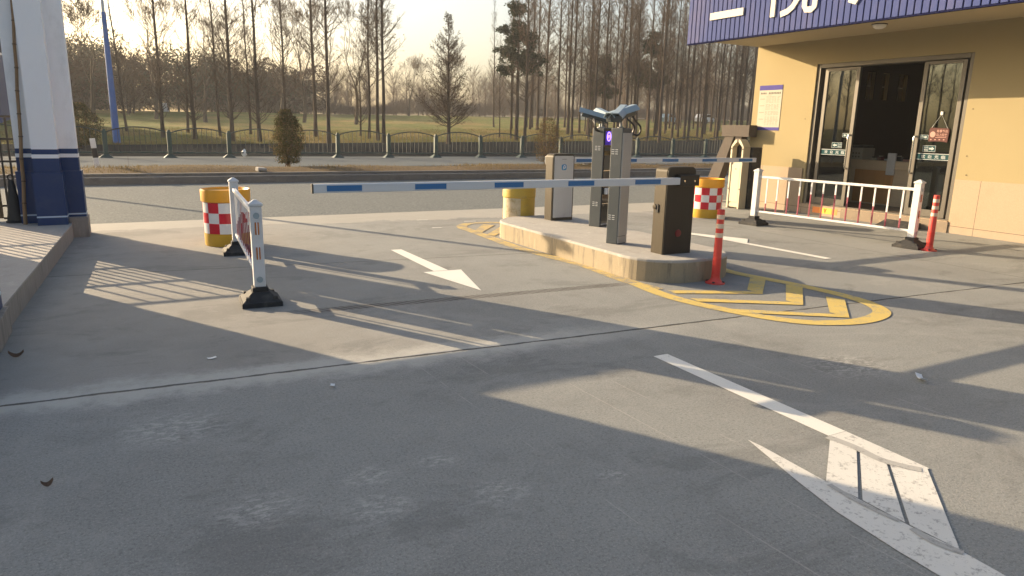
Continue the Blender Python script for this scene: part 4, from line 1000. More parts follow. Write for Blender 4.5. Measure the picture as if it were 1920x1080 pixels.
# ------------------------------------------------------------------ cream retractable-gate cabinet and slanting stone gate end
t = thing('gate_cabinet', 'cream metal gate cabinet with an arched open top by the yellow wall', 'cabinet', (11.49, 11.13, 0), R(-90))
W_ = .36; x0 = -.18
bb = B(); bb.box(x0 + .03, x0 + W_ - .03, -.075, .075, .03, .985, 'cream_metal'); bb.obj('body', t)
bb = B(); bb.box(x0 + .06, x0 + W_ - .06, -.088, -.0755, .14, .93, 'cream_metal', bev=.006); bb.box(x0 + .055, x0 + W_ - .055, -.084, -.0755, .04, .115, 'cream_metal', bev=.004); dd = bb.obj('front_door', t)
bb = B(); bb.lathe([(.012, 0), (.01, .006), (0, .007)], 'ink', n=12, cap=False); o = bb.obj('lock', dd, smooth=True); o.rotation_euler = (R(90), 0, 0); o.location = (x0 + .18, -.0885, .84)
for xa in (x0, x0 + W_ - .048):
    bb = B(); bb.box(xa, xa + .048, -.10, .10, 0, 1.30, 'cream_metal', bev=.006); lg = bb.obj('side_post', t)
    for zz in (.42, 1.26):
        q = B(); q.lathe([(.014, 0), (.012, .006), (0, .007)], 'ink', n=12, cap=False); q = q.obj('cap_screw', lg, smooth=True); q.rotation_euler = (R(90), 0, 0); q.location = (xa + .024, -.1005, zz)
for sx in (-1, 1):
    bb = B(); bb.prism([(sx * .178, 1.305), (sx * .128, 1.305), (sx * .028, 1.40), (sx * .028, 1.46), (sx * .085, 1.435)][::sx], -.10, .10, 'cream_metal', axis='y'); bb.obj('arch_piece', t)
bb = B(); bb.box(-.0275, .0275, -.095, .095, 1.40, 1.455, 'gate_metal'); bb.obj('keystone', t)
bb = B(); bb.box(x0 + .049, x0 + W_ - .049, .03, .07, .986, 1.30, 'tarp'); bb.prism([(-.128, 1.3005), (.128, 1.3005), (.027, 1.399), (-.027, 1.399)], .03, .07, 'tarp', axis='y'); bb.obj('back_plate', t)
b = B(); b.box(-.15, .15, -.08, .08, 0, 1.30, 'black_rubber', bev=.02); o = b.obj('shade_filler'); o.location = (11.76, 10.99, 0); tag(o, 'narrow black motor housing between the cream cabinet and the yellow wall', 'filler')  # black block added to darken the shaded side of the cabinet
t = thing('stone_gate_end', 'weathered brown concrete gate end with slanting leg and flat cap', 'gate end', (12.12, 12.0, 0))
bb = B(); bb.prism([(-.57, 1.51), (.22, 1.51), (.27, 1.76), (-.57, 1.76)], -.12, .12, 'old_stone', axis='x'); bb.obj('cap_beam', t)
bb = B(); bb.prism([(.45, 0), (.85, 0), (.15, 1.5085), (-.12, 1.5085)], -.10, .10, 'old_stone', axis='x'); bb.obj('slanting_leg', t)
bb = B(); bb.box(-.08, .10, -.33, -.15, 0, 1.5085, 'old_stone'); bb.obj('upright', t)

# ------------------------------------------------------------------ green arched fence
FY = 29.0; fx = [-15.2, -13.1, -11.05, -8.95, -6.9, -4.8, -2.72, -.67, 1.38, 3.41, 5.48, 7.54, 9.69, 11.81, 13.97, 16.08, 18.2, 20.4, 22.76, 25.06, 27.35, 29.6, 31.9, 34.1, 36.4, 38.6, 40.9, 43.1, 45.3]
FN = thing('park_fence', 'dark green fence with arched panels along the pavement before the field', 'fence', (0, FY, .25))
def fpost():
    bb = B(); bb.box(-.075, .075, -.075, .075, .12, .93, 'fence_green', bev=.012); bb.box(-.045, .045, -.045, .045, .93, .985, 'fence_green', bev=.008)
    bb.prism([(-.22, -.2), (.22, -.2), (.22, .2), (-.22, .2)], 0, .02, 'fence_green', top=[(-.20, -.18), (.20, -.18), (.20, .18), (-.20, .18)])
    bb.prism([(-.20, -.18), (.20, -.18), (.20, .18), (-.20, .18)], .02, .12, 'fence_green', top=[(-.08, -.08), (.08, -.08), (.08, .08), (-.08, .08)])
    return bb.mesh('post')
pm = fpost()
for x in fx: o = link(bpy.data.objects.new('post', pm), FN); o.location = (x, random.uniform(-.02, .02), 0); o.rotation_euler = (R(random.uniform(-1.2, 1.2)), R(random.uniform(-1, 1)), R(random.uniform(-2, 2)))
pmesh = {}
for a, c in zip(fx, fx[1:]):
    Lp = round(c - a - .16, 2)
    if Lp not in pmesh:
        bb = B(); arc = [(q * Lp, 0, .90 + .175 * math.sin(math.pi * q) ** .8) for q in np.linspace(0, 1, 15)]
        bb.tube(arc, .024, 'fence_rail', 6); bb.tube([(0, 0, .185), (Lp, 0, .185)], .028, 'fence_green', 6); n = 10
        for i in range(1, n + 1): q = i / (n + 1); bb.tube([(q * Lp, 0, .2), (q * Lp, 0, .89 + .175 * math.sin(math.pi * q) ** .8)], .010, 'fence_rail', 5, cap=False)
        pmesh[Lp] = bb.mesh('arched_panel', smooth=True)
    o = link(bpy.data.objects.new('arched_panel', pmesh[Lp]), FN); o.location = (a + .08, 0, random.uniform(-.012, .012)); o.rotation_euler = (R(random.uniform(-1.5, 1.5)), R(random.uniform(-.5, .5)), 0)

# ------------------------------------------------------------------ poles, posts and small bits
t = thing('lamp_pole', 'tall blue lamp pole with a pale upper shaft behind the fence', 'lamp pole', (-.45, 44.5, .25))
B().lathe([(.22, 0), (.22, .03), (.20, .05)], 'pole_blue', n=20).obj('base_plate', t, smooth=True); B().tube([(0, 0, .05), (-.03, 0, 6.75)], [.185, .115], 'pole_blue', 16).obj('blue_shaft', t, smooth=True)
B().tube([(-.03, 0, 6.75), (-.05, 0, 9.8)], [.085, .06], 'pole_pale', 14).obj('upper_shaft', t, smooth=True); B().tube([(-.05, 0, 9.75), (.9, -.3, 10.1), (1.5, -.45, 10.12)], [.05, .045, .04], 'pole_pale', 10).obj('lamp_arm', t, smooth=True)
B().box(1.3, 1.95, -.6, -.36, 10.06, 10.16, 'pole_pale', bev=.03).obj('lamp_head', t)
t = thing('street_lamp', 'grey road lamp post on the verge, past the gatehouse side', 'street lamp', (-3.65, 21.9, .25))
B().tube([(0, 0, 0), (0, 0, 4.5)], [.075, .06], 'pole_pale', 14).obj('shaft', t, smooth=True); B().box(-.12, .12, -.3, .1, 4.5, 4.6, 'pole_pale', bev=.02).obj('lamp_head', t); B().lathe([(.14, 0), (.14, .04), (.08, .06)], 'pole_pale', n=16).obj('base_plate', t)
t = thing('marker_post', 'short black and white striped marker post at the verge edge', 'marker post', (-.76, 22.7, .24), 0); t.rotation_euler = (0, R(-4), 0)
for z0, z1, m in ((0, .30, 'white_plastic'), (.30, .56, 'tarp'), (.56, .82, 'white_plastic')): B().box(-.065, .065, -.065, .065, z0, z1 - .0005, m, bev=.006).obj('painted_band', t)
b = B(); b.box(-.13, .13, -.09, .12, 0, .12, 'platform', bev=.03); b.box(-.1, .1, -.13, -.0905, .01, .05, 'tarp'); o = b.obj('drain_stone'); o.location = (3.25, 20.86, .235); o.rotation_euler = (.12, .1, .3); tag(o, 'pale broken stone over the gully in the kerb', 'stone')
bm = bmesh.new(); bmesh.ops.create_icosphere(bm, subdivisions=2, radius=.12)
for v in bm.verts: v.co = Vector((v.co.x * random.uniform(.6, 1), v.co.y * random.uniform(.5, .9), v.co.z * random.uniform(.9, 1.4)))
b = B(); b.bm(bm, 'white_bag'); o = b.obj('plastic_bag'); o.location = (3.95, 29.05, .42); tag(o, 'white plastic bag caught at the foot of the arched fence', 'bag')
b = B(); b.box(-.5, .5, -.14, .14, .12, .2, 'island_top', bev=.02); b.box(-.42, -.3, -.1, .1, 0, .1195, 'island_top'); b.box(.3, .42, -.1, .1, 0, .1195, 'island_top'); o = b.obj('stone_bench'); o.location = (15.2, 21.9, .25); tag(o, 'low pale stone slab bench on the verge behind the kiosks', 'bench')
def litter(name, x, y, sx, sy, m, rz, label, cat, curl=.02, z=.002):
    b = B(); n = 6; vs = []
    for i in range(n + 1):
        u = i / n * 2 - 1; wv = (1 - u * u) ** .7 if cat == 'leaf' else 1
        for s_ in (-1, 1): vs.append((u * sx, s_ * sy * wv + .001 * s_, z + curl * (u * u) + (curl * .6 if s_ > 0 else 0)))
    b.add(vs, [(2 * i, 2 * i + 2, 2 * i + 3, 2 * i + 1) for i in range(n)], m); o = b.obj(name)
    md = o.modifiers.new('thickness', 'SOLIDIFY'); md.thickness = .002
    o.location = (x, y, .003); o.rotation_euler = (0, 0, rz); tag(o, label, cat)
litter('dry_leaf', -.785, 5.6, .045, .012, 'dry_leaf', -.1, 'curled dry brown leaf lying near the platform edge', 'leaf', .03)
litter('dry_leaf', -.44, 3.47, .024, .009, 'dry_leaf', .3, 'small dry brown leaf alone on the dark slab', 'leaf', .02)
litter('paper_scrap', 4.57, 2.63, .055, .02, 'white_bag', .9, 'white crumpled paper scrap in the shaded lane', 'scrap', .02)
litter('paper_scrap', .39, 5.03, .03, .01, 'white_bag', .3, 'thin white paper scrap before the main joint', 'scrap', .004)
litter('paper_scrap', 1.0, 4.16, .018, .012, 'white_bag', 1.2, 'tiny white paper scrap on the near slab', 'scrap', .006)

# far hall beyond the trees, seen past the pillar
t = thing('far_hall', 'far blue hall with a dark roof seen in the gap beside the pillar', 'building', (-11.0, 62, 0))
B().box(-5, 3.4, -.15, 8, 0, 6.9, 'hall_blue').obj('wall', t); B().box(-5.2, 3.6, -.4, 8.2, 6.9, 7.15, 'hall_white').obj('eaves', t); B().prism([(-.6, 7.15), (8.4, 7.15), (4, 9.3)], -5.3, 3.7, 'hall_roof', axis='x').obj('roof', t)
# two cars parked far off among the grove trunks
def car(label, x, y, rz, m):
    t = thing('parked_car', label, 'car', (x, y, terr(x, y)), rz, 'cars parked beyond the grove')
    B().prism([(-2.1, .35), (2.1, .35), (2.15, .7), (1.9, .88), (1.0, .95), (.45, 1.42), (-1.2, 1.45), (-1.9, 1.0), (-2.15, .9)], -.85, .85, m, axis='y').obj('body', t)
    B().prism([(.92, .97), (.45, 1.37), (-1.15, 1.4), (-1.7, 1.0)], -.86, .86, 'car_glass', axis='y').obj('window', t)
    for sx in (-1.3, 1.3):
        for sy in (-.88, .68): B().prism([(sx + .32 * math.cos(a), .33 + .32 * math.sin(a)) for a in np.linspace(0, 2 * math.pi, 19)[:-1]], sy, sy + .2, 'black_rubber', axis='y').obj('wheel', t)
car('pale blue car parked far off behind the grove trunks', 69.5, 82, .5, 'car_blue'); car('white car parked far off behind the grove trunks', 79.0, 84.5, .5, 'car_white'); car('white car parked far behind the shrub by the island', 56.5, 84, 1.0, 'car_white')
b = B(); b.box(-.55, .55, -.1, .1, 0, 1.6, 'hall_white', bev=.03); b.box(-.75, .75, -.25, .25, 0, .3, 'hall_white', bev=.03); o = b.obj('white_monument'); o.scale = (.6, .6, .6); o.location = (4.2, 93, terr(4.2, 93)); tag(o, 'small white slab on a plinth at the far edge of the field', 'monument')

# ------------------------------------------------------------------ shrubs
def shrub(name, label, x, y, z, w, h, nl, mats, seed, shape, leaf=.05, stems=9):
    g = np.random.default_rng(seed); t = thing(name, label, 'shrub', (x, y, z), 0, 'clipped shrubs by the road')
    P0 = []; P1 = []; r0 = []; r1 = []
    for i in range(stems):
        a = g.uniform(0, 6.28); q = np.array([g.normal(0, .04), g.normal(0, .04), 0]); d = g.uniform(.25, .9)
        for k in range(4):
            z1_ = h * (k + 1) / 4.6; rr = w * .5 * d * shape(min(.999, z1_ / h)) * ((k + 1) / 4) ** .7
            p = np.array([math.cos(a) * rr, math.sin(a) * rr, z1_]) + g.normal(0, .03, 3); P0.append(q); P1.append(p); r0.append(.016 - .003 * k); r1.append(.013 - .003 * k); q = p
    for i in range(stems * 26):   # fine twigs
        zz = h * g.uniform(.18, .97); rr = w * .5 * shape(zz / h) * g.uniform(.3, .95); a = g.uniform(0, 6.28)
        p = np.array([math.cos(a) * rr, math.sin(a) * rr, zz]); e = p + np.array([math.cos(a) * .10, math.sin(a) * .10, .13]) * g.uniform(.5, 1.3)
        P0.append(p); P1.append(e); r0.append(.004); r1.append(.002)
    v, f = tubes(P0, P1, r0, r1, 4); link(bpy.data.objects.new('stems', np_mesh('stems', v, f, None, ['twig'])), t)
    u = g.uniform(size=nl); zz = h * (.07 + .93 * u); a = g.uniform(0, 6.28, nl)
    lump = 1 + .13 * np.sin(3 * a + zz * 5 + seed) + .10 * np.sin(5 * a - zz * 9)
    rr = w * .5 * np.array([shape(q) for q in zz / h]) * lump * np.sqrt(g.uniform(.12, 1.0, nl)); rr *= g.uniform(.85, 1.06, nl)
    c = np.stack([np.cos(a) * rr, np.sin(a) * rr, zz + g.normal(0, .02, nl)], 1)
    keep = (np.sin(c[:, 0] * 13 + seed) + np.sin(c[:, 1] * 15) + np.sin(c[:, 2] * 14 + 1)) > -1.45; c = c[keep]
    v, f = quads_at(c, leaf, 1.3, g); mi = (g.uniform(size=len(c)) < .28).astype(int)
    link(bpy.data.objects.new('foliage', np_mesh('foliage', v, f, None, mats, mi)), t)
    return t
egg = lambda q: max(.05, (math.sin(math.pi * (q * .86 + .10))) ** .62)
shrub('clipped_shrub', 'dense dark egg-shaped shrub standing on the verge', 4.42, 23.0, .25, .98, 1.72, 11000, ['leaf_bush', 'leaf_dry'], 3, egg, .045, 12)
shrub('clipped_shrub', 'sparse brown see-through shrub on the verge behind the silver barrier gate', 13.8, 22.9, .25, 1.12, 1.72, 3600, ['leaf_dry', 'leaf_bush'], 5, egg, .042, 16)
shrub('clipped_shrub', 'brownish round shrub half hidden by the stepped pillar', -1.9, 38.4, terr(-1.9, 38.4), 2.1, 2.0, 9000, ['leaf_bush', 'leaf_dry'], 9, egg, .075, 12)

# ------------------------------------------------------------------ trees
def branch_arrays(): return dict(p0=[], p1=[], r0=[], r1=[])
def redwood(seed, H, cw, base, limbs=80, dens=1.0, ang=48, power=1.1, tr=.125, seeds=0, vase=0):
    """straight tapering trunk with many thin rising limbs; returns (trunk mesh, crown mesh)"""
    g = np.random.default_rng(seed); K = 14; zs = np.linspace(0, H, K + 1)
    wob = np.cumsum(g.normal(0, .02, (K + 1, 2)), 0) * .8; tx = np.column_stack([wob - wob[0], zs])
    rad = tr * (1 - (zs / H) * .93) ** .9; rad[0] *= 1.25
    bb = B(); bb.tube([tuple(p) for p in tx], list(rad), 'bark', 8); tm = bb.mesh('trunk', smooth=True)
    def at(z): return np.array([np.interp(z, zs, tx[:, 0]), np.interp(z, zs, tx[:, 1]), z])
    A0 = []; A1 = []; q0 = []; q1 = []; big = []
    T0 = []; T1 = []
    hs = base + (H - base) * np.sort(g.uniform(0, .985, limbs)) ** .95
    for i, z in enumerate(hs):
        u = (z - base) / (H - base); L = cw * (1 - u) ** power * g.uniform(.5, 1.15) + .22
        if g.uniform() < .06: L *= 1.5
        a = i * 2.399 + g.normal(0, .5); el = R(ang + 14 * u + g.normal(0, 7)); p = at(z); n = 3; pts = [p]
        for k in range(n):
            e = el - R(10) + R(9) * k + g.normal(0, .05); aa = a + g.normal(0, .07)
            p = p + np.array([math.cos(aa) * math.cos(e), math.sin(aa) * math.cos(e), math.sin(e)]) * L / n; pts.append(p)
        r = max(.009, min(.024, .0115 * L))
        for k in range(n): A0.append(pts[k]); A1.append(pts[k + 1]); q0.append(r * (1 - k / n * .7)); q1.append(r * (1 - (k + 1) / n * .7))
        m = int((2 + L * 5.0) * dens)
        for j in range(m):
            s = g.uniform(.2, 1.0); k = min(n - 1, int(s * n)); f = s * n - k; c = pts[k] * (1 - f) + pts[k + 1] * f
            d = pts[k + 1] - pts[k]; d /= np.linalg.norm(d); w = np.cross(d, g.normal(size=3)); w /= np.linalg.norm(w)
            dd = d * .75 + w * g.uniform(.35, .75) + np.array([0, 0, .15]); dd /= np.linalg.norm(dd)
            l2 = L * g.uniform(.12, .32) * (1.2 - .6 * s) + .08; T0.append(c); T1.append(c + dd * l2)
            for jj in range(2):
                s2 = g.uniform(.3, .9); c2 = c + dd * l2 * s2; w2 = np.cross(dd, g.normal(size=3)); w2 /= np.linalg.norm(w2)
                T0.append(c2); T1.append(c2 + (dd * .7 + w2 * .55) * l2 * g.uniform(.25, .5))
    for i in range(vase):   # shoots fanning from a pruned collar near the ground
        a = i * 2.399; z = base * g.uniform(.55, .9); p = at(z); L = g.uniform(1.0, 2.3)
        for k in range(3):
            e = R(38 + 16 * k + g.normal(0, 6)); q = p + np.array([math.cos(a) * math.cos(e), math.sin(a) * math.cos(e), math.sin(e)]) * L / 3; A0.append(p); A1.append(q); q0.append(.022 - .006 * k); q1.append(.016 - .006 * k)
            for j in range(4):
                w = g.normal(size=3); T0.append(p + (q - p) * g.uniform(0, 1)); T1.append(T0[-1] + (q - p) * .35 + w * .12)
            p = q
    v1, f1 = tubes(A0, A1, q0, q1, 4); N = len(T0); v2, f2 = tubes(T0, T1, np.full(N, .0075), np.full(N, .004), 3)
    V = [v1, v2]; F = [f1, f2 + len(v1)]; mi = [np.zeros(len(f1)), np.ones(len(f2))]; mats = ['bark', 'twig']
    if seeds:
        T1a = np.array(T1); c = T1a[g.choice(len(T1a), seeds)]; v3, f3 = quads_at(c, .10, 1.4, g); V.append(v3); F.append(f3 + len(v1) + len(v2)); mi.append(np.full(len(f3), 2)); mats.append('leaf_rust')
    return tm, np_mesh('crown', np.concatenate(V), np.concatenate(F), None, mats, np.concatenate(mi))

def broadleaf(seed, H, spread, mats=('bark_grey', 'twig_grey'), tr=.16, levels=6, lean=.0):
    """bare spreading tree: forking limbs down to twigs"""
    g = np.random.default_rng(seed); A0 = []; A1 = []; q0 = []; q1 = []; T0 = []; T1 = []; trunk = []
    def grow(p, d, L, r, lv):
        n = 3
        for k in range(n):
            d = d + g.normal(0, .10, 3) + np.array([0, 0, .05]); d /= np.linalg.norm(d); q = p + d * L / n
            if lv == levels: trunk.append((p, q, r))
            elif lv > 1: A0.append(p); A1.append(q); q0.append(r); q1.append(r * .86)
            else: T0.append(p); T1.append(q)
            p = q; r *= .88
        if lv <= 0: return
        kk = 3 if lv >= 2 else 4
        for i in range(kk):
            w = np.cross(d, g.normal(size=3)); w /= np.linalg.norm(w); sp = g.uniform(.35, .95) * spread
            dd = d + w * sp + np.array([0, 0, .12]); dd /= np.linalg.norm(dd); grow(p, dd, L * g.uniform(.62, .86), r * .68, lv - 1)
    grow(np.zeros(3), np.array([lean, 0, 1.]), H * .28, tr, levels)
    bb = B(); bb.tube([tuple(trunk[0][0])] + [tuple(s[1]) for s in trunk], [tr * 1.2] + [s[2] for s in trunk], mats[0], 8); tm = bb.mesh('trunk', smooth=True)
    v1, f1 = tubes(A0, A1, q0, q1, 4); N = len(T0); v2, f2 = tubes(T0, T1, np.full(N, .012), np.full(N, .006), 3)
    return tm, np_mesh('crown', np.concatenate([v1, v2]), np.concatenate([f1, f2 + len(v1)]), None, list(mats), np.concatenate([np.zeros(len(f1)), np.ones(len(f2))]))

def pine(seed, H, cw, base, tufts=260, mats=('bark', 'leaf_pine')):
    """trunk with tiered limbs that end in tufted needle clumps"""
    g = np.random.default_rng(seed); A0 = []; A1 = []; q0 = []; q1 = []; C = []
    bb = B(); bb.tube([(0, 0, 0), (.1, .05, H * .5), (.05, 0, H * .97)], [.16, .11, .03], 'bark', 8); tm = bb.mesh('trunk', smooth=True)
    for i in range(tufts // 6):
        u = g.uniform(0, 1); z = base + (H - base) * u; a = g.uniform(0, 6.28); L = cw * (1 - u ** 2 * .75) * g.uniform(.5, 1.1)
        p = np.array([.08, .03, z]); e = p + np.array([math.cos(a) * L, math.sin(a) * L, L * .35]); A0.append(p); A1.append(e); q0.append(.03); q1.append(.012)
        for k in range(6):
            c = p + (e - p) * g.uniform(.45, 1.05) + g.normal(0, .16, 3); C.append(c + g.normal(0, .13, (46, 3)) * np.array([1, 1, .75]))
    C = np.concatenate(C); v1, f1 = tubes(A0, A1, q0, q1, 4); v2, f2 = quads_at(C, .16, 1.5, g, up=.4)
    return tm, np_mesh('crown', np.concatenate([v1, v2]), np.concatenate([f1, f2 + len(v1)]), None, list(mats), np.concatenate([np.zeros(len(f1)), np.ones(len(f2))]))

PROTO = {
    'rw0': redwood(11, 14.5, 2.1, 2.2, 120, 1.0, vase=10, power=.85),
    'rw1': redwood(12, 13.0, 1.9, 1.8, 110, 1.0, vase=14, power=.8),
    'rw2': redwood(13, 15.5, 2.3, 2.4, 135, 1.0, ang=46, power=.85),
    'rw3': redwood(14, 12.5, 1.4, 2.4, 85, .9, tr=.085, ang=54, power=.8),
    'rw4': redwood(15, 17.0, 1.7, 3.5, 135, 1.0, tr=.12, seeds=700, power=.6),
    'rw5': redwood(16, 18.0, 1.8, 4.5, 140, .95, tr=.13, seeds=350, ang=48, power=.6),
    'rw6': redwood(20, 16.5, 1.6, 3.0, 125, 1.0, tr=.11, seeds=150, ang=50, power=.6),
    'short': redwood(17, 6.0, 1.5, 1.3, 60, 1.2, tr=.075, ang=46, vase=8, power=.7),
    'conic': redwood(18, 8.4, 2.1, 1.0, 170, 1.9, ang=40, power=.70, tr=.14, seeds=1300),
    'snag': redwood(19, 5.0, .7, 2.6, 9, .7, tr=.10, vase=4),
    'bl0': broadleaf(21, 11.0, .75), 'bl1': broadleaf(22, 12.5, .62, lean=.12), 'bl2': broadleaf(23, 9.5, .85),
    'pine0': pine(31, 9.5, 1.9, 4.6, 260), 'pine1': pine(32, 8.0, 1.7, 3.6, 200),
}
KIND = {'rw': 'bare_redwood', 'sh': 'young_redwood', 'co': 'conical_redwood', 'sn': 'dead_snag', 'bl': 'bare_tree', 'pi': 'pine_tree'}
def tree(kind, x, y, label, group=None, s=1.0, rz=0, lean=(0, 0)):
    tm, cm = PROTO[kind]; z = terr(x, y) - .03
    t = thing(KIND[kind[:2]], label, 'tree', (x, y, z), rz, group); t.scale = (s, s, s); t.rotation_euler = (lean[0], lean[1], rz)
    link(bpy.data.objects.new('trunk', tm), t); link(bpy.data.objects.new('crown', cm), t)
    return t
named = [
    ('rw3', .1, 54.1, 'thin leaning bare redwood just behind the blue lamp pole', .95, (0, R(-2.6))),
    ('rw0', 2.0, 48.7, 'slim bare redwood, first clear trunk past the blue lamp pole', .92, (0, R(.3))),
    ('snag', 3.7, 52.9, 'short broken snag without a crown among the redwoods', 1.0, (0, R(-3))),
    ('rw1', 3.7, 47.5, 'bare redwood with a bushy collar of low shoots, close to the snag', .95, (0, R(.2))),
    ('rw3', 5.4, 49.9, 'thin bare redwood behind the twin-stemmed dark trunk', 1.05, (0, R(-1.2))),
    ('rw0', 5.6, 45.8, 'thick dark redwood with many low shoots behind the fence', 1.0, (0, R(0))),
    ('rw3', 7.5, 51.7, 'thin pale redwood between the thick dark trunk and the egg-shaped shrub', 1.0, (0, R(-.5))),
    ('rw1', 7.1, 45.4, 'bare redwood rising close beside the egg-shaped shrub', 1.0, (0, R(0))),
    ('rw2', 9.7, 50.8, 'bare redwood rising directly behind the egg-shaped shrub', .85, (0, R(-.6))),
    ('rw5', 11.6, 50.4, 'bare redwood, the slimmer of two just past the egg-shaped shrub', 1.0, (0, R(-.4))),
    ('rw2', 11.0, 44.4, 'thickest bare redwood with a wide low crown past the egg-shaped shrub', 1.0, (0, R(.2))),
    ('short', 15.2, 51.9, 'short young redwood standing in the open grass', 1.0, (0, 0)),
    ('rw3', 15.0, 49.1, 'bare redwood, the slimmest stem of a close row of three', 1.15, (0, R(-.9))),
    ('rw4', 14.9, 46.8, 'bare redwood, the middle stem of a close row of three', 1.0, (0, R(-.3))),
    ('rw5', 14.8, 45.3, 'bare redwood, the frontmost stem of a close row of three', .95, (0, R(0))),
    ('conic', 18.3, 42.8, 'low broad conical redwood standing alone in open grass', .93, (0, R(.8))),
    ('rw3', 26.2, 51.0, 'thin short redwood before the far bare wood', .62, (0, 0)),
    ('rw3', 26.6, 49.8, 'thin bare redwood beside the tufted pine', .8, (0, 0)),
    ('rw2', 25.0, 44.7, 'tall bare redwood rising through the tufted pine', .98, (0, R(.5))),
]
for i, (k, x, y, lab, s, ln) in enumerate(named): tree(k, x, y, lab, 'bare redwoods in the field', s, i * 1.3, ln)
tree('pine0', 25.9, 47.6, 'tufted green pine behind the tall redwood at the grove edge', None, 1.0, .4)
tree('pine1', 43.5, 54.0, 'dark tufted pine standing inside the redwood grove', None, 1.12, 1.4); tree('pine1', 38.6, 54.5, 'small yellowish pine at the open side of the redwood grove', None, .85, 2.2)
GL = 'slender bare redwood, one of many alike in the dense grove beside the shop'
GG = 'slender redwoods in the dense grove'
grove = [(30.3, 48.9), (30.5, 51.3), (31.7, 48.9), (31.7, 45.8), (33.4, 49.0), (36.2, 52.4), (34.0, 47.9), (38.0, 51.9), (36.9, 49.9), (40.0, 52.7), (39.0, 50.0), (40.1, 48.2), (38.0, 47.2), (42.9, 52.3), (37.3, 44.8), (42.6, 49.5), (45.9, 52.5), (44.1, 49.6), (41.8, 46.5), (47.7, 51.2), (47.3, 48.8), (50.9, 52.9), (47.9, 46.6), (51.6, 51.4), (50.1, 49.2), (54.7, 53.1), (52.3, 50.1), (51.2, 47.4)]
g = random.Random(8)
kinds = ['rw4', 'rw5', 'rw6', 'rw4', 'rw6', 'rw3', 'rw5', 'rw6']
for i, (x, y) in enumerate(grove): tree(kinds[i % 8], x, y, GL, GG, g.uniform(.88, 1.08), g.uniform(0, 6.28), (R(g.uniform(-1, 1)), R(g.uniform(-1, 1))))
for i in range(52):   # deeper rows of the same grove
    v = i % 5; x = 34 + (i // 5) * 3.4 + g.uniform(-1.5, 1.5); y = 54.5 + v * 3.4 + g.uniform(-1.3, 1.3) + .05 * (x - 33)
    tree(kinds[(i * 3 + 1) % 8], x, y, GL, GG, g.uniform(.85, 1.1), g.uniform(0, 6.28), (R(g.uniform(-1, 1)), R(g.uniform(-1, 1))))
far_bl = [('bl0', 12.2, 66, 'pale spreading bare tree beyond the thickest redwood', .95), ('bl1', 15.3, 71, 'pale forked bare tree behind the short young redwood', 1.0), ('bl1', 19.5, 68, 'bare tree with long arching limbs beyond the close row of three', 1.0), ('bl0', 27.0, 88, 'bare tree with a bent stem behind the conical redwood', 1.0), ('bl2', 34.0, 93, 'small pale bare tree at the wood edge past the conical redwood', .9), ('bl2', 40.0, 92, 'small pale bare tree at the wood edge near the tufted pine', 1.0), ('bl0', 6.4, 70, 'pale spreading bare tree behind the thick dark redwood', 1.0), ('bl1', 2.6, 74, 'pale bare tree beyond the slim redwood near the lamp pole', .95), ('bl2', -2.0, 64, 'golden lit bare tree behind the blue lamp pole', 1.05), ('bl1', 9.6, 80, 'bare tree with a straight stem beyond the egg-shaped shrub', .9)]
for i, (k, x, y, lab, s) in enumerate(far_bl): tree(k, x, y, lab, 'spreading bare trees before the far wood', s, i * 1.1)
for i in range(16):   # trees the door glass mirrors, up the road beyond the gatehouse
    tree(kinds[i % 8], -33 - i * 2.0 + g.uniform(-.8, .8), 46 + (i % 3) * 4.0, 'bare redwood of the roadside row mirrored in the shop door glass', 'roadside redwoods past the gatehouse', g.uniform(.9, 1.1), g.uniform(0, 6))

# ------------------------------------------------------------------ far woods (read as one mass: stuff)
def woods(name, n, place, hgt, mats, seed, leafn, twign, leaf=.30, trunkr=.10, wfac=.28):
    g = np.random.default_rng(seed); V = []; F = []; MI = []; o = 0
    def push(v, f, m):
        nonlocal o
        V.append(v); F.append(f + o); MI.append(np.full(len(f), m)); o += len(v)
    for i in range(n):
        x, y = place(g); z = terr(x, y) - .1; H = hgt(x, g); w = H * wfac * g.uniform(.8, 1.3)
        kk = 3; P = np.array([[x + g.normal(0, .15), y, z + H * q] for q in np.linspace(0, .9, kk + 1)]); push(*tubes(P[:-1], P[1:], trunkr * np.linspace(1.2, .4, kk), trunkr * np.linspace(.9, .25, kk), 5), 0)
        if twign:
            N = twign; zz = z + H * g.uniform(.12, .8, N); a = g.uniform(0, 6.28, N); L = w * g.uniform(.5, 1.1, N) * (1.1 - (zz - z) / H * .75)
            p0 = np.stack([x + np.zeros(N), y + np.zeros(N), zz], 1); p1 = p0 + np.stack([np.cos(a) * L, np.sin(a) * L, L * g.uniform(.7, 1.6, N)], 1)
            push(*tubes(p0, p1, np.full(N, .03), np.full(N, .012), 3), 0)
            s = g.uniform(.2, 1, (N * 7, 1)); b0 = np.repeat(p0, 7, 0); b1 = np.repeat(p1, 7, 0); c = b0 + (b1 - b0) * s; e = c + (b1 - b0) * .28 + g.normal(0, .35, (N * 7, 3)); push(*tubes(c, e, np.full(N * 7, .014), np.full(N * 7, .007), 3), 1)
        if leafn:
            th = g.normal(size=(leafn, 3)); th /= np.linalg.norm(th, axis=1, keepdims=True); th *= g.uniform(.35, 1, (leafn, 1)) ** .5
            lump = 1 + .22 * np.sin(th[:, :1] * 5 + i) + .18 * np.sin(th[:, 2:] * 6 + i * 2)
            c = np.array([x, y, z + H * .55]) + th * lump * np.array([w * 1.15, w * 1.15, H * .46]); push(*quads_at(c, leaf, 1.3, g), 1 + (1 if len(mats) > 2 and i % 3 == 0 else 0))
    me = np_mesh(name, np.concatenate(V), np.concatenate(F), None, mats, np.concatenate(MI)); ob = link(bpy.data.objects.new(name, me)); return tag(ob, kind='stuff')
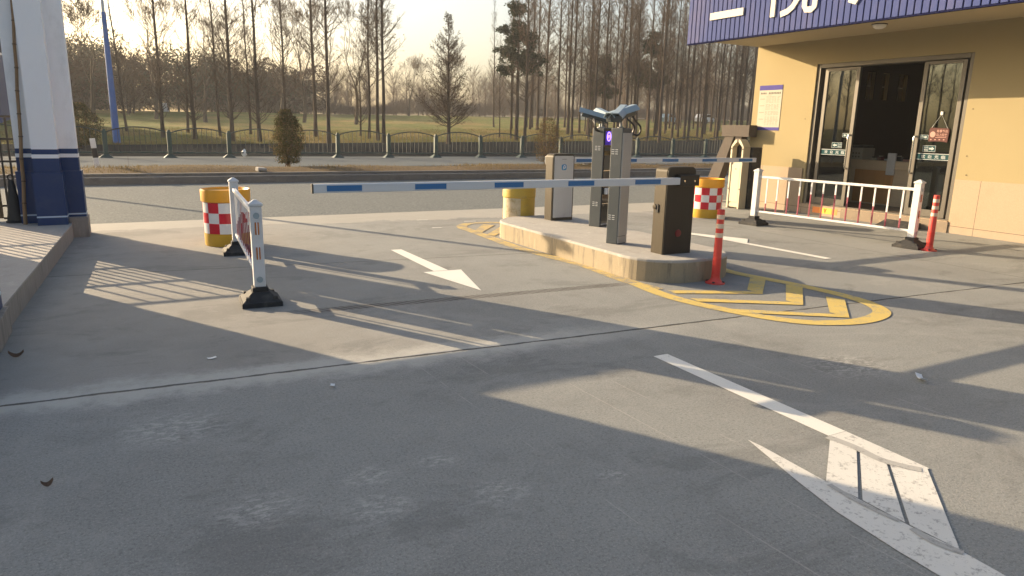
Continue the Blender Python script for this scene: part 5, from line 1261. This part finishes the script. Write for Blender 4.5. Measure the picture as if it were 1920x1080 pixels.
# dark evergreen and rusty mass beyond the field on the gate side
woods('evergreen_wood', 46, lambda g: (g.uniform(-24, 24), g.uniform(99, 114)), lambda x, g: max(4.0, 7.6 - .10 * max(0, x - 4) + g.normal(0, .7)), ['bark', 'leaf_pine', 'leaf_rust'], 41, 2600, 0, .30, .12, .42)
woods('rusty_wood', 12, lambda g: (g.uniform(-13, 5), g.uniform(84, 92)), lambda x, g: 6.2 + g.normal(0, .6), ['bark', 'leaf_rust', 'leaf_rust'], 42, 500, 46, .26, .10, .40)
# long grey brown bare wood along the skyline
woods('bare_wood', 120, lambda g: ((lambda x: (x, 103 + g.uniform(0, 22) - max(0, x - 60) * .25))(g.uniform(8, 135))), lambda x, g: 6.8 + g.normal(0, 1.3) + .035 * max(0, x - 40), ['far_twig', 'far_twig'], 43, 0, 46, .2, .12, .30)
woods('near_bare_wood', 30, lambda g: (g.uniform(48, 120), g.uniform(70, 92)), lambda x, g: 10 + g.normal(0, 1.5), ['far_twig', 'far_twig'], 44, 0, 60, .2, .10, .2)
# brush filling the foot of the wood
g2 = np.random.default_rng(45); N = 42000; x = g2.uniform(-30, 140, N); y = 100 + g2.uniform(0, 12, N) - np.maximum(0, x - 60) * .25; hh = (1.9 + .7 * np.sin(x * .35) + .5 * np.sin(x * .13 + 1)) * g2.uniform(.1, 1.15, N)
p0 = np.stack([x, y, np.array([terr(a, c) for a, c in zip(x, y)]) + hh * .8], 1); p1 = p0 + np.stack([g2.normal(0, .3, N), g2.normal(0, .3, N), g2.uniform(.3, .9, N)], 1)
v, f = tubes(p0, p1, np.full(N, .030), np.full(N, .012), 3); tag(link(bpy.data.objects.new('undergrowth', np_mesh('undergrowth', v, f, None, ['far_twig']))), kind='stuff')

# grass on the verge and the near lip of the field
def blades(name, pts, h, m, seed):
    g = np.random.default_rng(seed); N = len(pts); a = g.uniform(0, 6.28, N); w = .008 * h / .12; d = np.stack([np.cos(a), np.sin(a), np.zeros(N)], 1) * w; hh = h * g.uniform(.4, 1.3, N)
    tip = pts + np.stack([g.normal(0, .45, N) * hh, g.normal(0, .45, N) * hh, hh], 1); v = np.stack([pts - d, pts + d, tip], 1).reshape(-1, 3)
    me = np_mesh(name, v, None, (np.arange(N) * 3)[:, None] + np.arange(3)[None], [m]); return tag(link(bpy.data.objects.new(name, me)), kind='stuff')
g3 = np.random.default_rng(51); N = 16000; x = g3.uniform(-6, 26, N); y = g3.uniform(20.66, 22.95, N); k = (np.sin(x * 1.3) + np.sin(x * .41 + 2) + g3.normal(0, .9, N)) > .2; x = x[k]; y = y[k]
tt = np.clip((y - 20.62) / 2.43, 0, 1); z = .235 + .11 * np.sin(np.pi * tt) * .8 - .01
blades('verge_grass', np.stack([x, y, z], 1), .09, 'blade', 52)
N = 30000; x = g3.uniform(-8, 60, N); y = 43.6 + .12 * x + g3.uniform(0, 1, N) ** 1.6 * 14; z = np.array([terr(a, c) for a, c in zip(x, y)])
blades('field_grass', np.stack([x, y, z], 1), .16, 'blade', 53); 
N = 30000; x = g3.uniform(-8, 60, N); y = 43.6 + .12 * x + g3.uniform(0, 1, N) ** 1.6 * 14; z = np.array([terr(a, c) for a, c in zip(x, y)])
blades('green_field_grass', np.stack([x, y, z], 1), .13, 'blade_green', 54)

# ------------------------------------------------------------------ light, sky, camera
SUN_AZ, SUN_EL = R(120.5), R(15.6)          # azimuth counted from +X toward +Y
sd = Vector((math.cos(SUN_AZ) * math.cos(SUN_EL), math.sin(SUN_AZ) * math.cos(SUN_EL), math.sin(SUN_EL)))
sl = bpy.data.lights.new('sun', 'SUN'); sl.energy = 4.0; sl.angle = R(.27); sl.color = (1.0, .77, .50)
so = link(bpy.data.objects.new('sun', sl)); so.rotation_euler = sd.to_track_quat('Z', 'Y').to_euler()
W = bpy.data.worlds.new('World'); S.world = W; W.use_nodes = True; nt = W.node_tree; nt.nodes.clear()
wo = nt.nodes.new('ShaderNodeOutputWorld'); bg = nt.nodes.new('ShaderNodeBackground'); sk = nt.nodes.new('ShaderNodeTexSky'); sk.sky_type = 'NISHITA'; sk.sun_disc = False
sk.sun_elevation = SUN_EL; sk.sun_rotation = math.atan2(sd.x, sd.y); sk.air_density = 1.0; sk.dust_density = 4.5; sk.ozone_density = 1.0
bg.inputs[1].default_value = .078; nt.links.new(sk.outputs[0], bg.inputs[0]); nt.links.new(bg.outputs[0], wo.inputs[0])

hz = B().box(-200, 300, -72, 230, -1.4, 25.5, 'white_bag').mesh('haze'); hz.materials.clear()
hm = bpy.data.materials.new('haze air'); hm.use_nodes = True; hn = hm.node_tree; hn.nodes.clear(); ho = hn.nodes.new('ShaderNodeOutputMaterial'); hv = hn.nodes.new('ShaderNodeVolumePrincipled')
hv.inputs['Color'].default_value = (.90, .90, .90, 1); hv.inputs['Density'].default_value = .00085; hv.inputs['Anisotropy'].default_value = .15; hn.links.new(hv.outputs[0], ho.inputs['Volume']); hz.materials.append(hm)
tag(link(bpy.data.objects.new('haze', hz)), kind='stuff')

cam = bpy.data.cameras.new('camera'); cam.sensor_width = 36; cam.lens = 1319.4 / 1920 * 36; cam.clip_end = 3000; cam.clip_start = .05
co = link(bpy.data.objects.new('camera', cam))
co.matrix_world = Matrix(((.8811423714, .0863933920, -.4648917112, 0), (-.4723476844, .2061731767, -.8569599094, 0), (.0218125276, .9746942100, .2224756405, 1.6), (0, 0, 0, 1)))
S.camera = co
S.view_settings.view_transform = 'Standard'; S.view_settings.look = 'None'; S.view_settings.exposure = 1.78; S.view_settings.gamma = 1
S.cycles.max_bounces = 6; S.cycles.diffuse_bounces = 3; S.cycles.transparent_max_bounces = 12; S.cycles.use_denoising = True
